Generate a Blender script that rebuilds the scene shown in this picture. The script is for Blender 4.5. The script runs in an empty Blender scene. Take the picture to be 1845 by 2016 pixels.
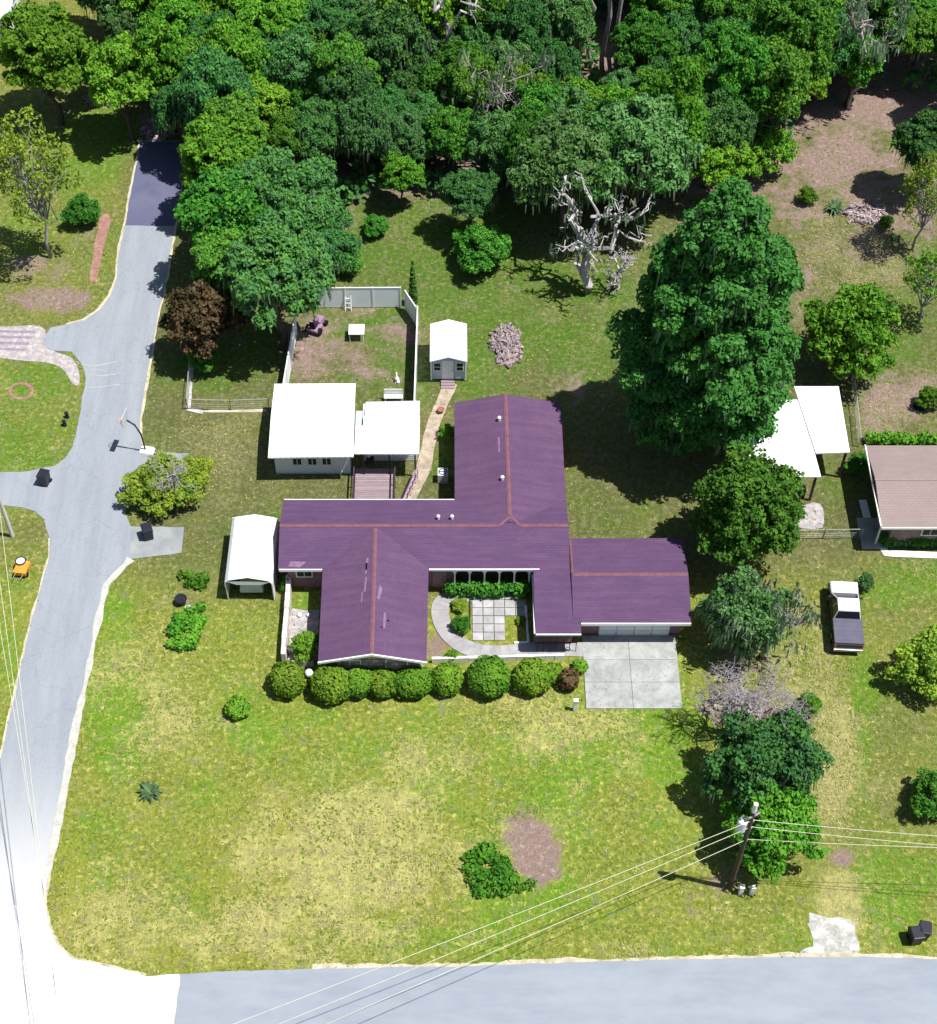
import bpy, bmesh, math, random
import numpy as np
from mathutils import Vector, Matrix

S = bpy.context.scene
COL = S.collection
random.seed(7)
R = math.radians

# ------------------------------------------------------------------ camera, world, sun, exposure
CF, CPX, CPY, CH, CD = 3098., 886., 1500., 78., R(57.2)
cam = bpy.data.cameras.new('camera')
cam.sensor_fit = 'VERTICAL'; cam.sensor_height = 24.0
cam.lens = CF / 2016. * 24.0
cam.shift_y = (CPY - 1008.) / 2016.
cam.shift_x = (922.5 - CPX) / 2016.
cam.clip_start = 1; cam.clip_end = 3000
camo = bpy.data.objects.new('camera', cam); COL.objects.link(camo)
camo.location = (0, 0, CH); camo.rotation_euler = (math.pi / 2 - CD, 0, 0)
S.camera = camo

SUN_DIR = Vector((2.95, -0.75, 6.9)).normalized()
sun_el = math.asin(SUN_DIR.z); sun_az = math.atan2(SUN_DIR.x, SUN_DIR.y)
W = bpy.data.worlds.new('World'); S.world = W; W.use_nodes = True
wn = W.node_tree; bg = wn.nodes['Background']
sky = wn.nodes.new('ShaderNodeTexSky'); sky.sky_type = 'NISHITA'; sky.sun_disc = False
sky.sun_elevation = sun_el; sky.sun_rotation = sun_az
wn.links.new(sky.outputs[0], bg.inputs[0]); bg.inputs[1].default_value = 0.06
sl = bpy.data.lights.new('sun', 'SUN'); sl.energy = 4.8; sl.angle = R(0.5); sl.color = (1, .96, .9)
so = bpy.data.objects.new('sun', sl); COL.objects.link(so)
so.rotation_euler = (-SUN_DIR).to_track_quat('-Z', 'Y').to_euler(); so.location = (30, 40, 60)
S.view_settings.view_transform = 'Standard'; S.view_settings.look = 'None'
S.view_settings.gamma = 1; S.view_settings.use_curve_mapping = False
S.view_settings.exposure = 0.58

# ------------------------------------------------------------------ helpers
def G(x, y, z=0.):
    """picture coordinates (1845 x 2016) -> the point of the place at height z"""
    u = (x - CPX) / CF; v = (y - CPY) / CF
    dy = math.cos(CD) - v * math.sin(CD); dz = -math.sin(CD) - v * math.cos(CD)
    t = (z - CH) / dz
    return Vector((u * t, dy * t, z))

def npx(X, Y, Z=0.):
    f = Y * math.cos(CD) - (Z - CH) * math.sin(CD); up = Y * math.sin(CD) + (Z - CH) * math.cos(CD)
    f = np.where(f < 1, 1, f)
    return CPX + CF * X / f, CPY - CF * up / f

def tag(o, label=None, cat=None, group=None, kind=None):
    if label: o['label'] = label
    if cat: o['category'] = cat
    if group: o['group'] = group
    if kind: o['kind'] = kind
    return o

def thing(name, label, cat, loc=(0, 0, 0), rz=0, group=None):
    o = bpy.data.objects.new(name, None); COL.objects.link(o)
    o.location = loc; o.rotation_euler = (0, 0, rz); o.empty_display_size = .3
    return tag(o, label, cat, group)

def link(name, me, mat=None, parent=None, loc=(0, 0, 0), rz=0):
    o = bpy.data.objects.new(name, me); COL.objects.link(o)
    if mat and not me.materials: me.materials.append(mat)
    if parent: o.parent = parent
    o.location = loc; o.rotation_euler = (0, 0, rz)
    return o

def children(o): return [c for c in bpy.data.objects if c.parent == o]

def copy_tree(o, parent=None):
    c = o.copy(); COL.objects.link(c)
    if parent: c.parent = parent
    for ch in KIDS.get(o.name, []) or children(o): copy_tree(ch, c)
    return c
KIDS = {}

class MB:
    def __init__(s): s.v = []; s.f = []
    def add(s, vs, fs):
        n = len(s.v); s.v += [tuple(p) for p in vs]; s.f += [tuple(i + n for i in f) for f in fs]; return s
    def box(s, c, d, rz=0, top=1.0):
        hx, hy, hz = d[0] / 2, d[1] / 2, d[2] / 2
        ca, sa = math.cos(rz), math.sin(rz); vs = []
        for z, k in ((-hz, 1), (hz, top)):
            for x, y in ((-hx, -hy), (hx, -hy), (hx, hy), (-hx, hy)):
                x *= k; y *= k
                vs.append((c[0] + x * ca - y * sa, c[1] + x * sa + y * ca, c[2] + z))
        return s.add(vs, [(3, 2, 1, 0), (4, 5, 6, 7), (0, 1, 5, 4), (1, 2, 6, 5), (2, 3, 7, 6), (3, 0, 4, 7)])
    def slab(s, top, t):
        """polygon (ccw from above) extruded straight down by t"""
        n = len(top); vs = list(top) + [(p[0], p[1], p[2] - t) for p in top]
        return s.add(vs, [tuple(range(n)), tuple(range(2 * n - 1, n - 1, -1))] + [(i, i + n, (i + 1) % n + n, (i + 1) % n) for i in range(n)])
    def prism(s, poly, axis, a, b):
        """2D polygon extruded between a and b along axis (0 = x with (y,z) points, 1 = y with (x,z) points)"""
        n = len(poly)
        mk = (lambda p, t: (t, p[0], p[1])) if axis == 0 else (lambda p, t: (p[0], t, p[1]))
        vs = [mk(p, a) for p in poly] + [mk(p, b) for p in poly]
        return s.add(vs, [tuple(range(n)), tuple(range(2 * n - 1, n - 1, -1))] + [(i, i + n, (i + 1) % n + n, (i + 1) % n) for i in range(n)])
    def tube(s, pts, rad, n=6, cap=True):
        pts = [Vector(p) for p in pts]
        if not hasattr(rad, '__len__'): rad = [rad] * len(pts)
        base = len(s.v); ref = Vector((0, 0, 1))
        for i, p in enumerate(pts):
            d = (pts[min(i + 1, len(pts) - 1)] - pts[max(i - 1, 0)])
            d = d.normalized() if d.length > 1e-9 else Vector((0, 0, 1))
            a = d.cross(ref if abs(d.z) < .95 else Vector((1, 0, 0))).normalized(); b = d.cross(a)
            for k in range(n):
                t = 2 * math.pi * k / n; q = p + (a * math.cos(t) + b * math.sin(t)) * rad[i]; s.v.append(tuple(q))
        for i in range(len(pts) - 1):
            for k in range(n):
                o = base + i * n; s.f.append((o + k, o + (k + 1) % n, o + n + (k + 1) % n, o + n + k))
        if cap:
            s.f.append(tuple(base + k for k in range(n))[::-1]); o = base + (len(pts) - 1) * n
            s.f.append(tuple(o + k for k in range(n)))
        return s
    def cyl(s, c, r, h, n=12, r2=None):
        r2 = r if r2 is None else r2
        return s.tube([(c[0], c[1], c[2]), (c[0], c[1], c[2] + h)], [r, r2], n)
    def ring(s, c, r, t, n=16, axis='z'):
        pts = []
        for k in range(n + 1):
            a = 2 * math.pi * k / n
            pts.append((c[0] + r * math.cos(a), c[1] + r * math.sin(a), c[2]) if axis == 'z' else (c[0], c[1] + r * math.cos(a), c[2] + r * math.sin(a)))
        return s.tube(pts, t, 6, False)
    def ball(s, c, r, nu=10, nv=6, sz=1):
        vs = [(c[0], c[1], c[2] - r * sz)]; fs = []
        for j in range(1, nv):
            t = math.pi * j / nv
            for k in range(nu):
                a = 2 * math.pi * k / nu; vs.append((c[0] + r * math.sin(t) * math.cos(a), c[1] + r * math.sin(t) * math.sin(a), c[2] - r * sz * math.cos(t)))
        vs.append((c[0], c[1], c[2] + r * sz))
        for k in range(nu):
            fs.append((0, 1 + (k + 1) % nu, 1 + k)); o = 1 + (nv - 2) * nu; fs.append((o + k, o + (k + 1) % nu, len(vs) - 1))
            for j in range(nv - 2):
                o = 1 + j * nu; fs.append((o + k, o + (k + 1) % nu, o + nu + (k + 1) % nu, o + nu + k))
        return s.add(vs, fs)
    def mesh(s, name, bevel=0, smooth=False):
        me = bpy.data.meshes.new(name); me.from_pydata(s.v, [], s.f)
        bm = bmesh.new(); bm.from_mesh(me)
        if len(s.f) < 4000: bmesh.ops.recalc_face_normals(bm, faces=bm.faces)
        if bevel: bmesh.ops.bevel(bm, geom=bm.edges[:], offset=bevel, segments=2, affect='EDGES', profile=.5)
        uv = bm.loops.layers.uv.new('uv')
        for f in bm.faces:
            n = f.normal; f.smooth = smooth
            u = Vector((1, 0, 0)) if abs(n.z) > .9995 else Vector((0, 0, 1)).cross(n).normalized()
            w = n.cross(u)
            for l in f.loops: l[uv].uv = (l.vert.co.dot(u), l.vert.co.dot(w))
        bm.to_mesh(me); bm.free(); return me
    def build(s, name, mat, parent=None, bevel=0, smooth=False, loc=(0, 0, 0), rz=0):
        return link(name, s.mesh(name, bevel, smooth), mat, parent, loc, rz)

def npmesh(name, V, nper):
    """V (n*nper, 3): n separate faces of nper corners"""
    n = len(V) // nper; me = bpy.data.meshes.new(name)
    me.vertices.add(len(V)); me.vertices.foreach_set('co', np.asarray(V, np.float32).ravel())
    me.loops.add(len(V)); me.loops.foreach_set('vertex_index', np.arange(len(V), dtype=np.int32))
    me.polygons.add(n); me.polygons.foreach_set('loop_start', np.arange(0, len(V), nper, dtype=np.int32))
    me.polygons.foreach_set('loop_total', np.full(n, nper, np.int32)); me.update(); me.validate(); return me

# ------------------------------------------------------------------ materials
def newmat(name):
    m = bpy.data.materials.new(name); m.use_nodes = True
    nt = m.node_tree; return m, nt, nt.nodes['Principled BSDF']
def nd(nt, t, **k):
    n = nt.nodes.new(t)
    for a, b in k.items(): setattr(n, a, b)
    return n
def mixc(nt, fac, a, b, mode='MIX'):
    n = nd(nt, 'ShaderNodeMix', data_type='RGBA', blend_type=mode)
    for sock, val in ((n.inputs[0], fac), (n.inputs[6], a), (n.inputs[7], b)):
        if hasattr(val, 'links') or hasattr(val, 'is_linked'): nt.links.new(val, sock)
        elif isinstance(val, (int, float)): sock.default_value = val
        else: sock.default_value = (*val, 1)
    return n.outputs[2]
def noise(nt, vec, scale, detail=4, rough=.6, lo=.35, hi=.65):
    n = nd(nt, 'ShaderNodeTexNoise'); n.inputs['Scale'].default_value = scale; n.inputs['Detail'].default_value = detail; n.inputs['Roughness'].default_value = rough
    if vec: nt.links.new(vec, n.inputs['Vector'])
    r = nd(nt, 'ShaderNodeMapRange'); r.inputs[1].default_value = lo; r.inputs[2].default_value = hi; nt.links.new(n.outputs[0], r.inputs[0]); return r.outputs[0]
def bump(nt, b, h, strength, dist):
    n = nd(nt, 'ShaderNodeBump'); n.inputs['Strength'].default_value = strength; n.inputs['Distance'].default_value = dist
    nt.links.new(h, n.inputs['Height']); nt.links.new(n.outputs[0], b.inputs['Normal'])

def mat(name, c1, c2=None, scale=2, rough=.7, spec=.3, bmp=0, metal=0, c3=None, scale3=.3, stretch=None, vary=0):
    m, nt, b = newmat(name)
    b.inputs['Roughness'].default_value = rough; b.inputs['Specular IOR Level'].default_value = spec; b.inputs['Metallic'].default_value = metal
    if c2 is None: c2 = tuple(min(1, v * .8) for v in c1)
    tc = nd(nt, 'ShaderNodeTexCoord'); vec = tc.outputs['Object']
    if stretch:
        mp = nd(nt, 'ShaderNodeMapping'); mp.inputs['Scale'].default_value = stretch; nt.links.new(vec, mp.inputs[0]); vec = mp.outputs[0]
    h = noise(nt, vec, scale); col = mixc(nt, h, c1, c2)
    if c3: col = mixc(nt, noise(nt, vec, scale3, 5, .65, .45, .7), col, c3)
    if vary:
        oi = nd(nt, 'ShaderNodeObjectInfo'); hs = nd(nt, 'ShaderNodeHueSaturation')
        r = nd(nt, 'ShaderNodeMapRange'); r.inputs[3].default_value = 1 - vary; r.inputs[4].default_value = 1 + vary
        nt.links.new(oi.outputs['Random'], r.inputs[0]); nt.links.new(r.outputs[0], hs.inputs['Value']); nt.links.new(col, hs.inputs['Color']); col = hs.outputs[0]
    nt.links.new(col, b.inputs['Base Color'])
    if bmp: bump(nt, b, h, .6, bmp)
    return m

def leafmat(name, c1, c2, c3, trans=.25, objvar=.25):
    m, nt, b = newmat(name)
    b.inputs['Roughness'].default_value = .7; b.inputs['Specular IOR Level'].default_value = .12
    geo = nd(nt, 'ShaderNodeNewGeometry'); oi = nd(nt, 'ShaderNodeObjectInfo'); tc = nd(nt, 'ShaderNodeTexCoord')
    col = mixc(nt, geo.outputs['Random Per Island'], c1, c2)
    col = mixc(nt, noise(nt, tc.outputs['Object'], .9, 3, .6, .42, .62), col, c3)
    hs = nd(nt, 'ShaderNodeHueSaturation'); r = nd(nt, 'ShaderNodeMapRange'); r.inputs[3].default_value = 1 - objvar; r.inputs[4].default_value = 1 + objvar
    nt.links.new(oi.outputs['Random'], r.inputs[0]); nt.links.new(r.outputs[0], hs.inputs['Value'])
    r2 = nd(nt, 'ShaderNodeMapRange'); r2.inputs[3].default_value = .485; r2.inputs[4].default_value = .515
    ml = nd(nt, 'ShaderNodeMath', operation='MULTIPLY'); ml.inputs[1].default_value = 7.31; fr = nd(nt, 'ShaderNodeMath', operation='FRACT')
    nt.links.new(oi.outputs['Random'], ml.inputs[0]); nt.links.new(ml.outputs[0], fr.inputs[0]); nt.links.new(fr.outputs[0], r2.inputs[0]); nt.links.new(r2.outputs[0], hs.inputs['Hue'])
    nt.links.new(col, hs.inputs['Color']); nt.links.new(hs.outputs[0], b.inputs['Base Color'])
    tr = nd(nt, 'ShaderNodeBsdfTranslucent'); nt.links.new(hs.outputs[0], tr.inputs[0])
    mx = nd(nt, 'ShaderNodeMixShader'); mx.inputs[0].default_value = trans
    nt.links.new(b.outputs[0], mx.inputs[1]); nt.links.new(tr.outputs[0], mx.inputs[2]); nt.links.new(mx.outputs[0], nt.nodes['Material Output'].inputs[0])
    return m

def roofmat(name, c1, c2, mortar, streak, rowh=.17, bw=.34, ss=(.35, 3.2, 1)):
    m, nt, b = newmat(name); b.inputs['Roughness'].default_value = .85; b.inputs['Specular IOR Level'].default_value = .2
    uv = nd(nt, 'ShaderNodeUVMap'); br = nd(nt, 'ShaderNodeTexBrick')
    for i, c in ((1, c1), (2, c2), (3, mortar)): br.inputs[i].default_value = (*c, 1)
    br.inputs['Scale'].default_value = 1; br.inputs['Brick Width'].default_value = bw; br.inputs['Row Height'].default_value = rowh; br.inputs['Mortar Size'].default_value = .012; br.inputs['Bias'].default_value = -.1
    nt.links.new(uv.outputs[0], br.inputs[0])
    mp = nd(nt, 'ShaderNodeMapping'); mp.inputs['Scale'].default_value = ss; nt.links.new(uv.outputs[0], mp.inputs[0])
    col = mixc(nt, noise(nt, mp.outputs[0], 1.0, 4, .6, .4, .75), br.outputs[0], streak)
    big = noise(nt, uv.outputs[0], .35, 5, .65, .38, .7)
    dk = tuple(v * .82 for v in c1); f2 = nd(nt, 'ShaderNodeMath', operation='MULTIPLY'); f2.inputs[1].default_value = .6; nt.links.new(big, f2.inputs[0])
    col = mixc(nt, f2.outputs[0], col, dk)
    nt.links.new(col, b.inputs['Base Color']); bump(nt, b, br.outputs['Fac'], .7, -.012)
    return m

def ribmat(name, c1, c2, pitch=.3, rough=.35, axis=0):
    m, nt, b = newmat(name); b.inputs['Roughness'].default_value = rough; b.inputs['Specular IOR Level'].default_value = .4
    tc = nd(nt, 'ShaderNodeTexCoord'); wv = nd(nt, 'ShaderNodeTexWave', wave_type='BANDS', bands_direction='XYZ'[axis])
    wv.inputs['Scale'].default_value = 1 / pitch / 3.18; nt.links.new(tc.outputs['Object'], wv.inputs[0])
    nt.links.new(mixc(nt, noise(nt, tc.outputs['Object'], .8, 5, .6), c1, c2), b.inputs['Base Color']); bump(nt, b, wv.outputs[1], .5, .03)
    return m

M = {}
def asphmat(name, c1, c2, whitish):
    m, nt, b = newmat(name); b.inputs['Roughness'].default_value = .9; b.inputs['Specular IOR Level'].default_value = .15
    tc = nd(nt, 'ShaderNodeTexCoord'); v = tc.outputs['Object']; mp = nd(nt, 'ShaderNodeMapping'); mp.inputs['Rotation'].default_value = (0, 0, .22); mp.inputs['Scale'].default_value = (1.1, .12, 1); nt.links.new(v, mp.inputs[0])
    fine = noise(nt, v, 6, 4, .7, .3, .7); col = mixc(nt, noise(nt, mp.outputs[0], 1, 5, .65, .35, .7), c1, c2)
    f = nd(nt, 'ShaderNodeMath', operation='MULTIPLY'); f.inputs[1].default_value = .35; nt.links.new(fine, f.inputs[0]); col = mixc(nt, f.outputs[0], col, tuple(x * 1.25 for x in c2))
    vo = nd(nt, 'ShaderNodeTexVoronoi', feature='DISTANCE_TO_EDGE'); vo.inputs['Scale'].default_value = .33; wv = mixc(nt, .12, v, (0, 0, 0)); n2 = nd(nt, 'ShaderNodeTexNoise'); n2.inputs['Scale'].default_value = 1.5; nt.links.new(v, n2.inputs[0])
    ad = nd(nt, 'ShaderNodeVectorMath', operation='ADD'); nt.links.new(v, ad.inputs[0]); nt.links.new(n2.outputs[1], ad.inputs[1]); nt.links.new(ad.outputs[0], vo.inputs[0])
    r = nd(nt, 'ShaderNodeMapRange'); r.inputs[1].default_value = 0; r.inputs[2].default_value = .02; r.inputs[3].default_value = .2; r.inputs[4].default_value = 0; nt.links.new(vo.outputs[0], r.inputs[0]); col = mixc(nt, r.outputs[0], col, (.13, .14, .16))
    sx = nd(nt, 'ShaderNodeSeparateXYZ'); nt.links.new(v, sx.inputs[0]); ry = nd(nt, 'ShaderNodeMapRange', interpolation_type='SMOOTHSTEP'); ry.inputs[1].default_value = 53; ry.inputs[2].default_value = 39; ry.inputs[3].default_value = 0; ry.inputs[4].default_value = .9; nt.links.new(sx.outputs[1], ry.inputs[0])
    ml = nd(nt, 'ShaderNodeMath', operation='MULTIPLY'); nt.links.new(ry.outputs[0], ml.inputs[0]); nt.links.new(noise(nt, mp.outputs[0], 1.4, 5, .6, .1, .42), ml.inputs[1]); col = mixc(nt, ml.outputs[0], col, whitish)  # whitens towards the junction: the corner glare put into the asphalt colour
    nt.links.new(col, b.inputs['Base Color']); bump(nt, b, fine, .4, .006); return m
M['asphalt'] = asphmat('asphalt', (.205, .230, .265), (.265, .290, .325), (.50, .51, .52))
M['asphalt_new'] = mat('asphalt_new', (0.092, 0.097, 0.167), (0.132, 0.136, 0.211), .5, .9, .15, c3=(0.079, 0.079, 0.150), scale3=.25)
M['glare_pave'] = mat('glare_pave', (.60, .61, .62), (.68, .69, .69), .3, .9, .15, c3=(.52, .54, .56), scale3=.12)  # near-white: blown-out glare over the junction put into the pavement colour
M['main_road'] = mat('main_road', (.225, .255, .300), (.255, .285, .330), 1.2, .9, .15, .006, c3=(.285, .312, .355), scale3=.25, stretch=(.5, 1.3, 1))
M['apron'] = mat('apron', (0.202, 0.224, 0.242), (0.255, 0.273, 0.282), .8, .9, .15, c3=(0.317, 0.334, 0.334), scale3=.5)
M['concrete'] = mat('concrete', (0.317, 0.334, 0.326), (0.238, 0.255, 0.251), 1.6, .9, .15, .004, c3=(0.405, 0.418, 0.409), scale3=.7, vary=.07)
M['paver'] = mat('paver', (0.370, 0.361, 0.378), (0.282, 0.282, 0.304), 2.5, .85, .2, .004, c3=(0.458, 0.449, 0.458), scale3=1.1, vary=.16)
M['walk'] = mat('walk', (0.317, 0.312, 0.321), (0.246, 0.242, 0.264), 1.8, .9, .15, .004, c3=(0.378, 0.370, 0.370), scale3=.8, vary=.06)
M['sand'] = mat('sand', (.55, .50, .40), (.42, .38, .27), 3, .95, .1, .01, c3=(.30, .28, .17), scale3=1.4)
M['sandy_path'] = mat('sandy_path', (.42, .35, .29), (.34, .28, .22), 2.2, .95, .1, .01, c3=(.26, .22, .16), scale3=1.1)
M['gravel'] = mat('gravel', (.36, .34, .35), (.25, .23, .25), 9, .95, .1, .02, c3=(.52, .48, .45), scale3=2.5)
M['gravel_shadow'] = mat('gravel_shadow', (.30, .25, .30), (.20, .16, .22), 5, .95, .1, .02)
M['gravel_white'] = mat('gravel_white', (.40, .40, .38), (.27, .27, .24), 6, .95, .1, .02, c3=(.62, .62, .61), scale3=1.2)
M['verge_pale'] = mat('verge_pale', (.46, .45, .42), (.36, .36, .33), 5, .95, .1, .02, c3=(.52, .51, .46), scale3=1.2)
M['dirt'] = mat('dirt', (.27, .20, .19), (.20, .145, .145), 3, .95, .1, .03, c3=(.36, .28, .25), scale3=1.3)
M['mulch'] = mat('mulch', (.30, .165, .14), (.22, .12, .11), 4, .95, .1, .02, c3=(.36, .22, .17), scale3=1.5)
M['roof'] = roofmat('roof_shingle', (.090, .048, .112), (.106, .058, .126), (.076, .040, .096), (.124, .070, .136))
M['roof_wing'] = roofmat('roof_shingle_wing', (.096, .050, .112), (.110, .060, .124), (.086, .045, .100), (.132, .075, .138), ss=(2.6, .25, 1))
M['ridge'] = mat('ridge_cap', (.185, .085, .105), (.14, .066, .09), 2.5, .85, .2)
M['roof_patch'] = mat('roof_patch', (.22, .14, .22), (.16, .10, .17), 3, .85, .2)
M['tar'] = mat('tar', (.03, .02, .05), None, 3, .8, .2)
M['tan_roof'] = roofmat('tan_shingle', (.255, .20, .19), (.272, .214, .204), (.225, .176, .168), (.285, .225, .215), .2, .4)
M['white_metal'] = ribmat('white_metal', (.80, .82, .82), (.75, .78, .80), .35, .35, 0)
M['white_metal_y'] = ribmat('white_metal_y', (.80, .82, .82), (.74, .77, .79), .35, .35, 1)
M['grey_metal'] = mat('grey_metal', (.50, .51, .55), (.62, .63, .66), .6, .4, .4, c3=(.42, .43, .45), scale3=.5)
M['blue_metal'] = mat('blue_metal', (.42, .58, .66), (.50, .66, .72), 1, .35, .4)
M['old_metal'] = ribmat('old_metal', (.50, .56, .66), (.62, .67, .74), .4, .4, 0)
M['white'] = mat('white_paint', (.78, .79, .80), (.70, .72, .75), 3, .5, .35)
M['siding'] = ribmat('white_siding', (.78, .82, .88), (.72, .77, .84), .18, .5, 2)
M['shed_front'] = mat('shed_front', (.36, .44, .56), (.46, .54, .66), 3, .5, .3)
M['glass'] = mat('window_glass', (.008, .010, .018), (.012, .015, .025), 1, .25, .3)
M['dark'] = mat('dark_recess', (.02, .018, .03), None, 2, .8, .2)
M['black_iron'] = mat('black_iron', (.018, .017, .02), None, 3, .5, .3)
M['brick'] = mat('house_brick', (.30, .17, .18), (.22, .13, .15), 5, .85, .2, .006)
M['pinkwall'] = mat('pink_wall', (.33, .22, .24), (.27, .18, .21), 3, .8, .2)
M['stone'] = mat('facade_stone', (.36, .29, .28), (.25, .19, .22), 2.5, .85, .2, .01, c3=(.42, .30, .20), scale3=1.2, vary=.3)
M['block'] = mat('garden_block', (.62, .57, .56), (.46, .42, .43), 5, .85, .2, .01, c3=(.70, .66, .60), scale3=2, vary=.2)
M['wood_grey'] = mat('weathered_wood', (.30, .235, .255), (.22, .17, .19), 4, .85, .2, .004, stretch=(.4, 4, 4), vary=.14)
M['wood_rail'] = mat('rail_wood', (.34, .24, .33), (.26, .18, .26), 3, .8, .2)
M['fence'] = mat('fence_panel', (.78, .82, .88), (.82, .85, .90), 1.3, .55, .3, c3=(.72, .77, .84), scale3=.5)
M['fence_white'] = mat('fence_cap', (.74, .76, .76), (.66, .69, .70), 2, .5, .3)
M['galv'] = mat('galvanised', (.30, .31, .30), (.40, .41, .39), 3, .5, .4)
M['post_brown'] = mat('post_brown', (.035, .025, .04), (.05, .035, .055), 4, .7, .2)
M['bark'] = mat('bark', (.13, .10, .085), (.08, .06, .055), 6, .9, .1, .02)
M['bark_pale'] = mat('bark_pale', (.40, .34, .35), (.27, .22, .24), 4, .9, .1, .015, vary=.15)
M['bark_grey'] = mat('bark_grey', (.34, .32, .33), (.24, .22, .24), 5, .9, .1, .01, vary=.12)
M['bark_dead'] = mat('bark_dead', (.52, .49, .50), (.36, .33, .35), 5, .9, .1, .01)
M['pole'] = mat('pole_wood', (.10, .075, .06), (.06, .045, .04), 5, .85, .15, .006, stretch=(4, 4, .4))
M['pole_pale'] = mat('pole_concrete', (.58, .57, .54), (.5, .49, .47), 3, .8, .2)
M['wire'] = mat('wire', (.58, .58, .46), (.50, .50, .40), 2, .6, .3)
M['bin'] = mat('bin_plastic', (.012, .012, .022), (.018, .018, .03), 3, .45, .4)
M['bin_lid'] = mat('bin_lid', (.02, .02, .035), None, 3, .4, .4)
M['tyre'] = mat('tyre', (.015, .015, .016), None, 6, .85, .15)
M['rim'] = mat('rim', (.45, .45, .47), None, 3, .3, .5, metal=.7)
M['truck_body'] = mat('truck_body_paint', (.022, .022, .035), (.03, .03, .045), 1, .3, .5)
M['truck'] = mat('truck_paint', (.78, .79, .80), (.75, .76, .78), 1, .25, .5)
M['truck_dark'] = mat('truck_trim', (.02, .02, .03), None, 3, .5, .4)
M['tonneau'] = mat('tonneau_vinyl', (.085, .085, .125), (.11, .105, .15), 1.2, .7, .3)
M['red'] = mat('tail_red', (.35, .02, .02), None, 2, .3, .5)
M['orange'] = mat('orange_plastic', (.72, .30, .035), (.62, .25, .03), 3, .5, .35)
M['steel'] = mat('transformer_steel', (.62, .66, .70), (.52, .57, .62), 4, .4, .4)
M['ceramic'] = mat('ceramic', (.55, .55, .55), None, 4, .3, .5)
M['twig'] = mat('twig', (.30, .26, .23), (.22, .185, .17), 6, .9, .1, .01, c3=(.42, .37, .32), scale3=2, vary=.35)
M['log'] = mat('log', (.29, .23, .25), (.19, .145, .175), 6, .9, .1, .01, c3=(.50, .43, .38), scale3=2, vary=.35)
M['mauve'] = mat('mauve_paint', (.30, .20, .30), (.24, .16, .25), 3, .5, .3)
M['pot'] = mat('clay_pot', (.30, .13, .08), None, 4, .8, .2)
L = {}
L['oak'] = leafmat('oak_leaf', (.048, .165, .030), (.102, .260, .052), (.064, .188, .060))
L['mid'] = leafmat('mid_leaf', (.064, .208, .020), (.130, .320, .034), (.046, .165, .024))
L['bright'] = leafmat('bright_leaf', (.130, .320, .026), (.200, .400, .038), (.085, .250, .022), .3)
L['yellow'] = leafmat('yellow_leaf', (.24, .36, .034), (.34, .43, .055), (.13, .25, .03), .3)
L['cedar'] = leafmat('cedar_leaf', (.036, .150, .032), (.090, .250, .055), (.050, .180, .026))
L['fresh'] = leafmat('fresh_leaf', (.070, .225, .026), (.135, .330, .042), (.050, .180, .022))
L['brown'] = leafmat('brown_leaf', (0.168, 0.090, 0.042), (0.132, 0.114, 0.054), (0.066, 0.060, 0.030))
L['hedge'] = leafmat('hedge_leaf', (.110, .235, .018), (.180, .300, .028), (.075, .190, .014), .2, .12)
L['moss'] = leafmat('moss_strand', (.15, .25, .13), (.23, .34, .20), (.12, .20, .10), .3)
L['pale'] = leafmat('pale_oak_leaf', (.085, .215, .062), (.160, .310, .105), (.060, .180, .036))
L['agave'] = leafmat('agave_leaf', (.07, .14, .06), (.10, .17, .07), (.05, .10, .05), .1)

# ------------------------------------------------------------------ ground sheet
rng = np.random.default_rng(3)
def vnoise(X, Y, sc, seed):
    g = np.random.default_rng(seed).random((256, 256)); x = X / sc + 71.3; y = Y / sc + 13.7
    xi = np.floor(x).astype(int); yi = np.floor(y).astype(int); fx = x - xi; fy = y - yi
    fx = fx * fx * (3 - 2 * fx); fy = fy * fy * (3 - 2 * fy); xi &= 255; yi &= 255; x2 = (xi + 1) & 255; y2 = (yi + 1) & 255
    return (g[xi, yi] * (1 - fx) + g[x2, yi] * fx) * (1 - fy) + (g[xi, y2] * (1 - fx) + g[x2, y2] * fx) * fy
def fbm(X, Y, sc, seed): return sum(vnoise(X, Y, sc / 2 ** k, seed + k) * .5 ** k for k in range(4)) / 1.875

# patches: (x, y, rx, ry, amount) in picture coordinates
LUSH = [(230, 1450, 55, 230, .7), (180, 1720, 60, 140, .35), (700, 530, 300, 160, .75), (1050, 640, 220, 160, .75), (420, 720, 90, 70, .5), (60, 830, 130, 130, .7),
        (800, 430, 260, 90, .8), (170, 300, 120, 110, .75), (900, 930, 60, 70, .9), (1250, 1450, 160, 130, .75), (1000, 1560, 200, 140, .45), (1060, 1800, 160, 90, .55),
        (850, 1850, 260, 30, .6), (470, 1400, 130, 60, .45), (1770, 1750, 90, 90, .8), (1690, 1400, 30, 170, .7), (1800, 1150, 120, 40, .6), (1750, 640, 110, 90, .6), (600, 1215, 25, 60, .9),
        (1230, 980, 110, 80, .3), (720, 1720, 60, 40, .5), (1000, 1640, 60, 60, .5), (30, 1240, 50, 130, .5), (20, 400, 150, 120, .35)]
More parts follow.
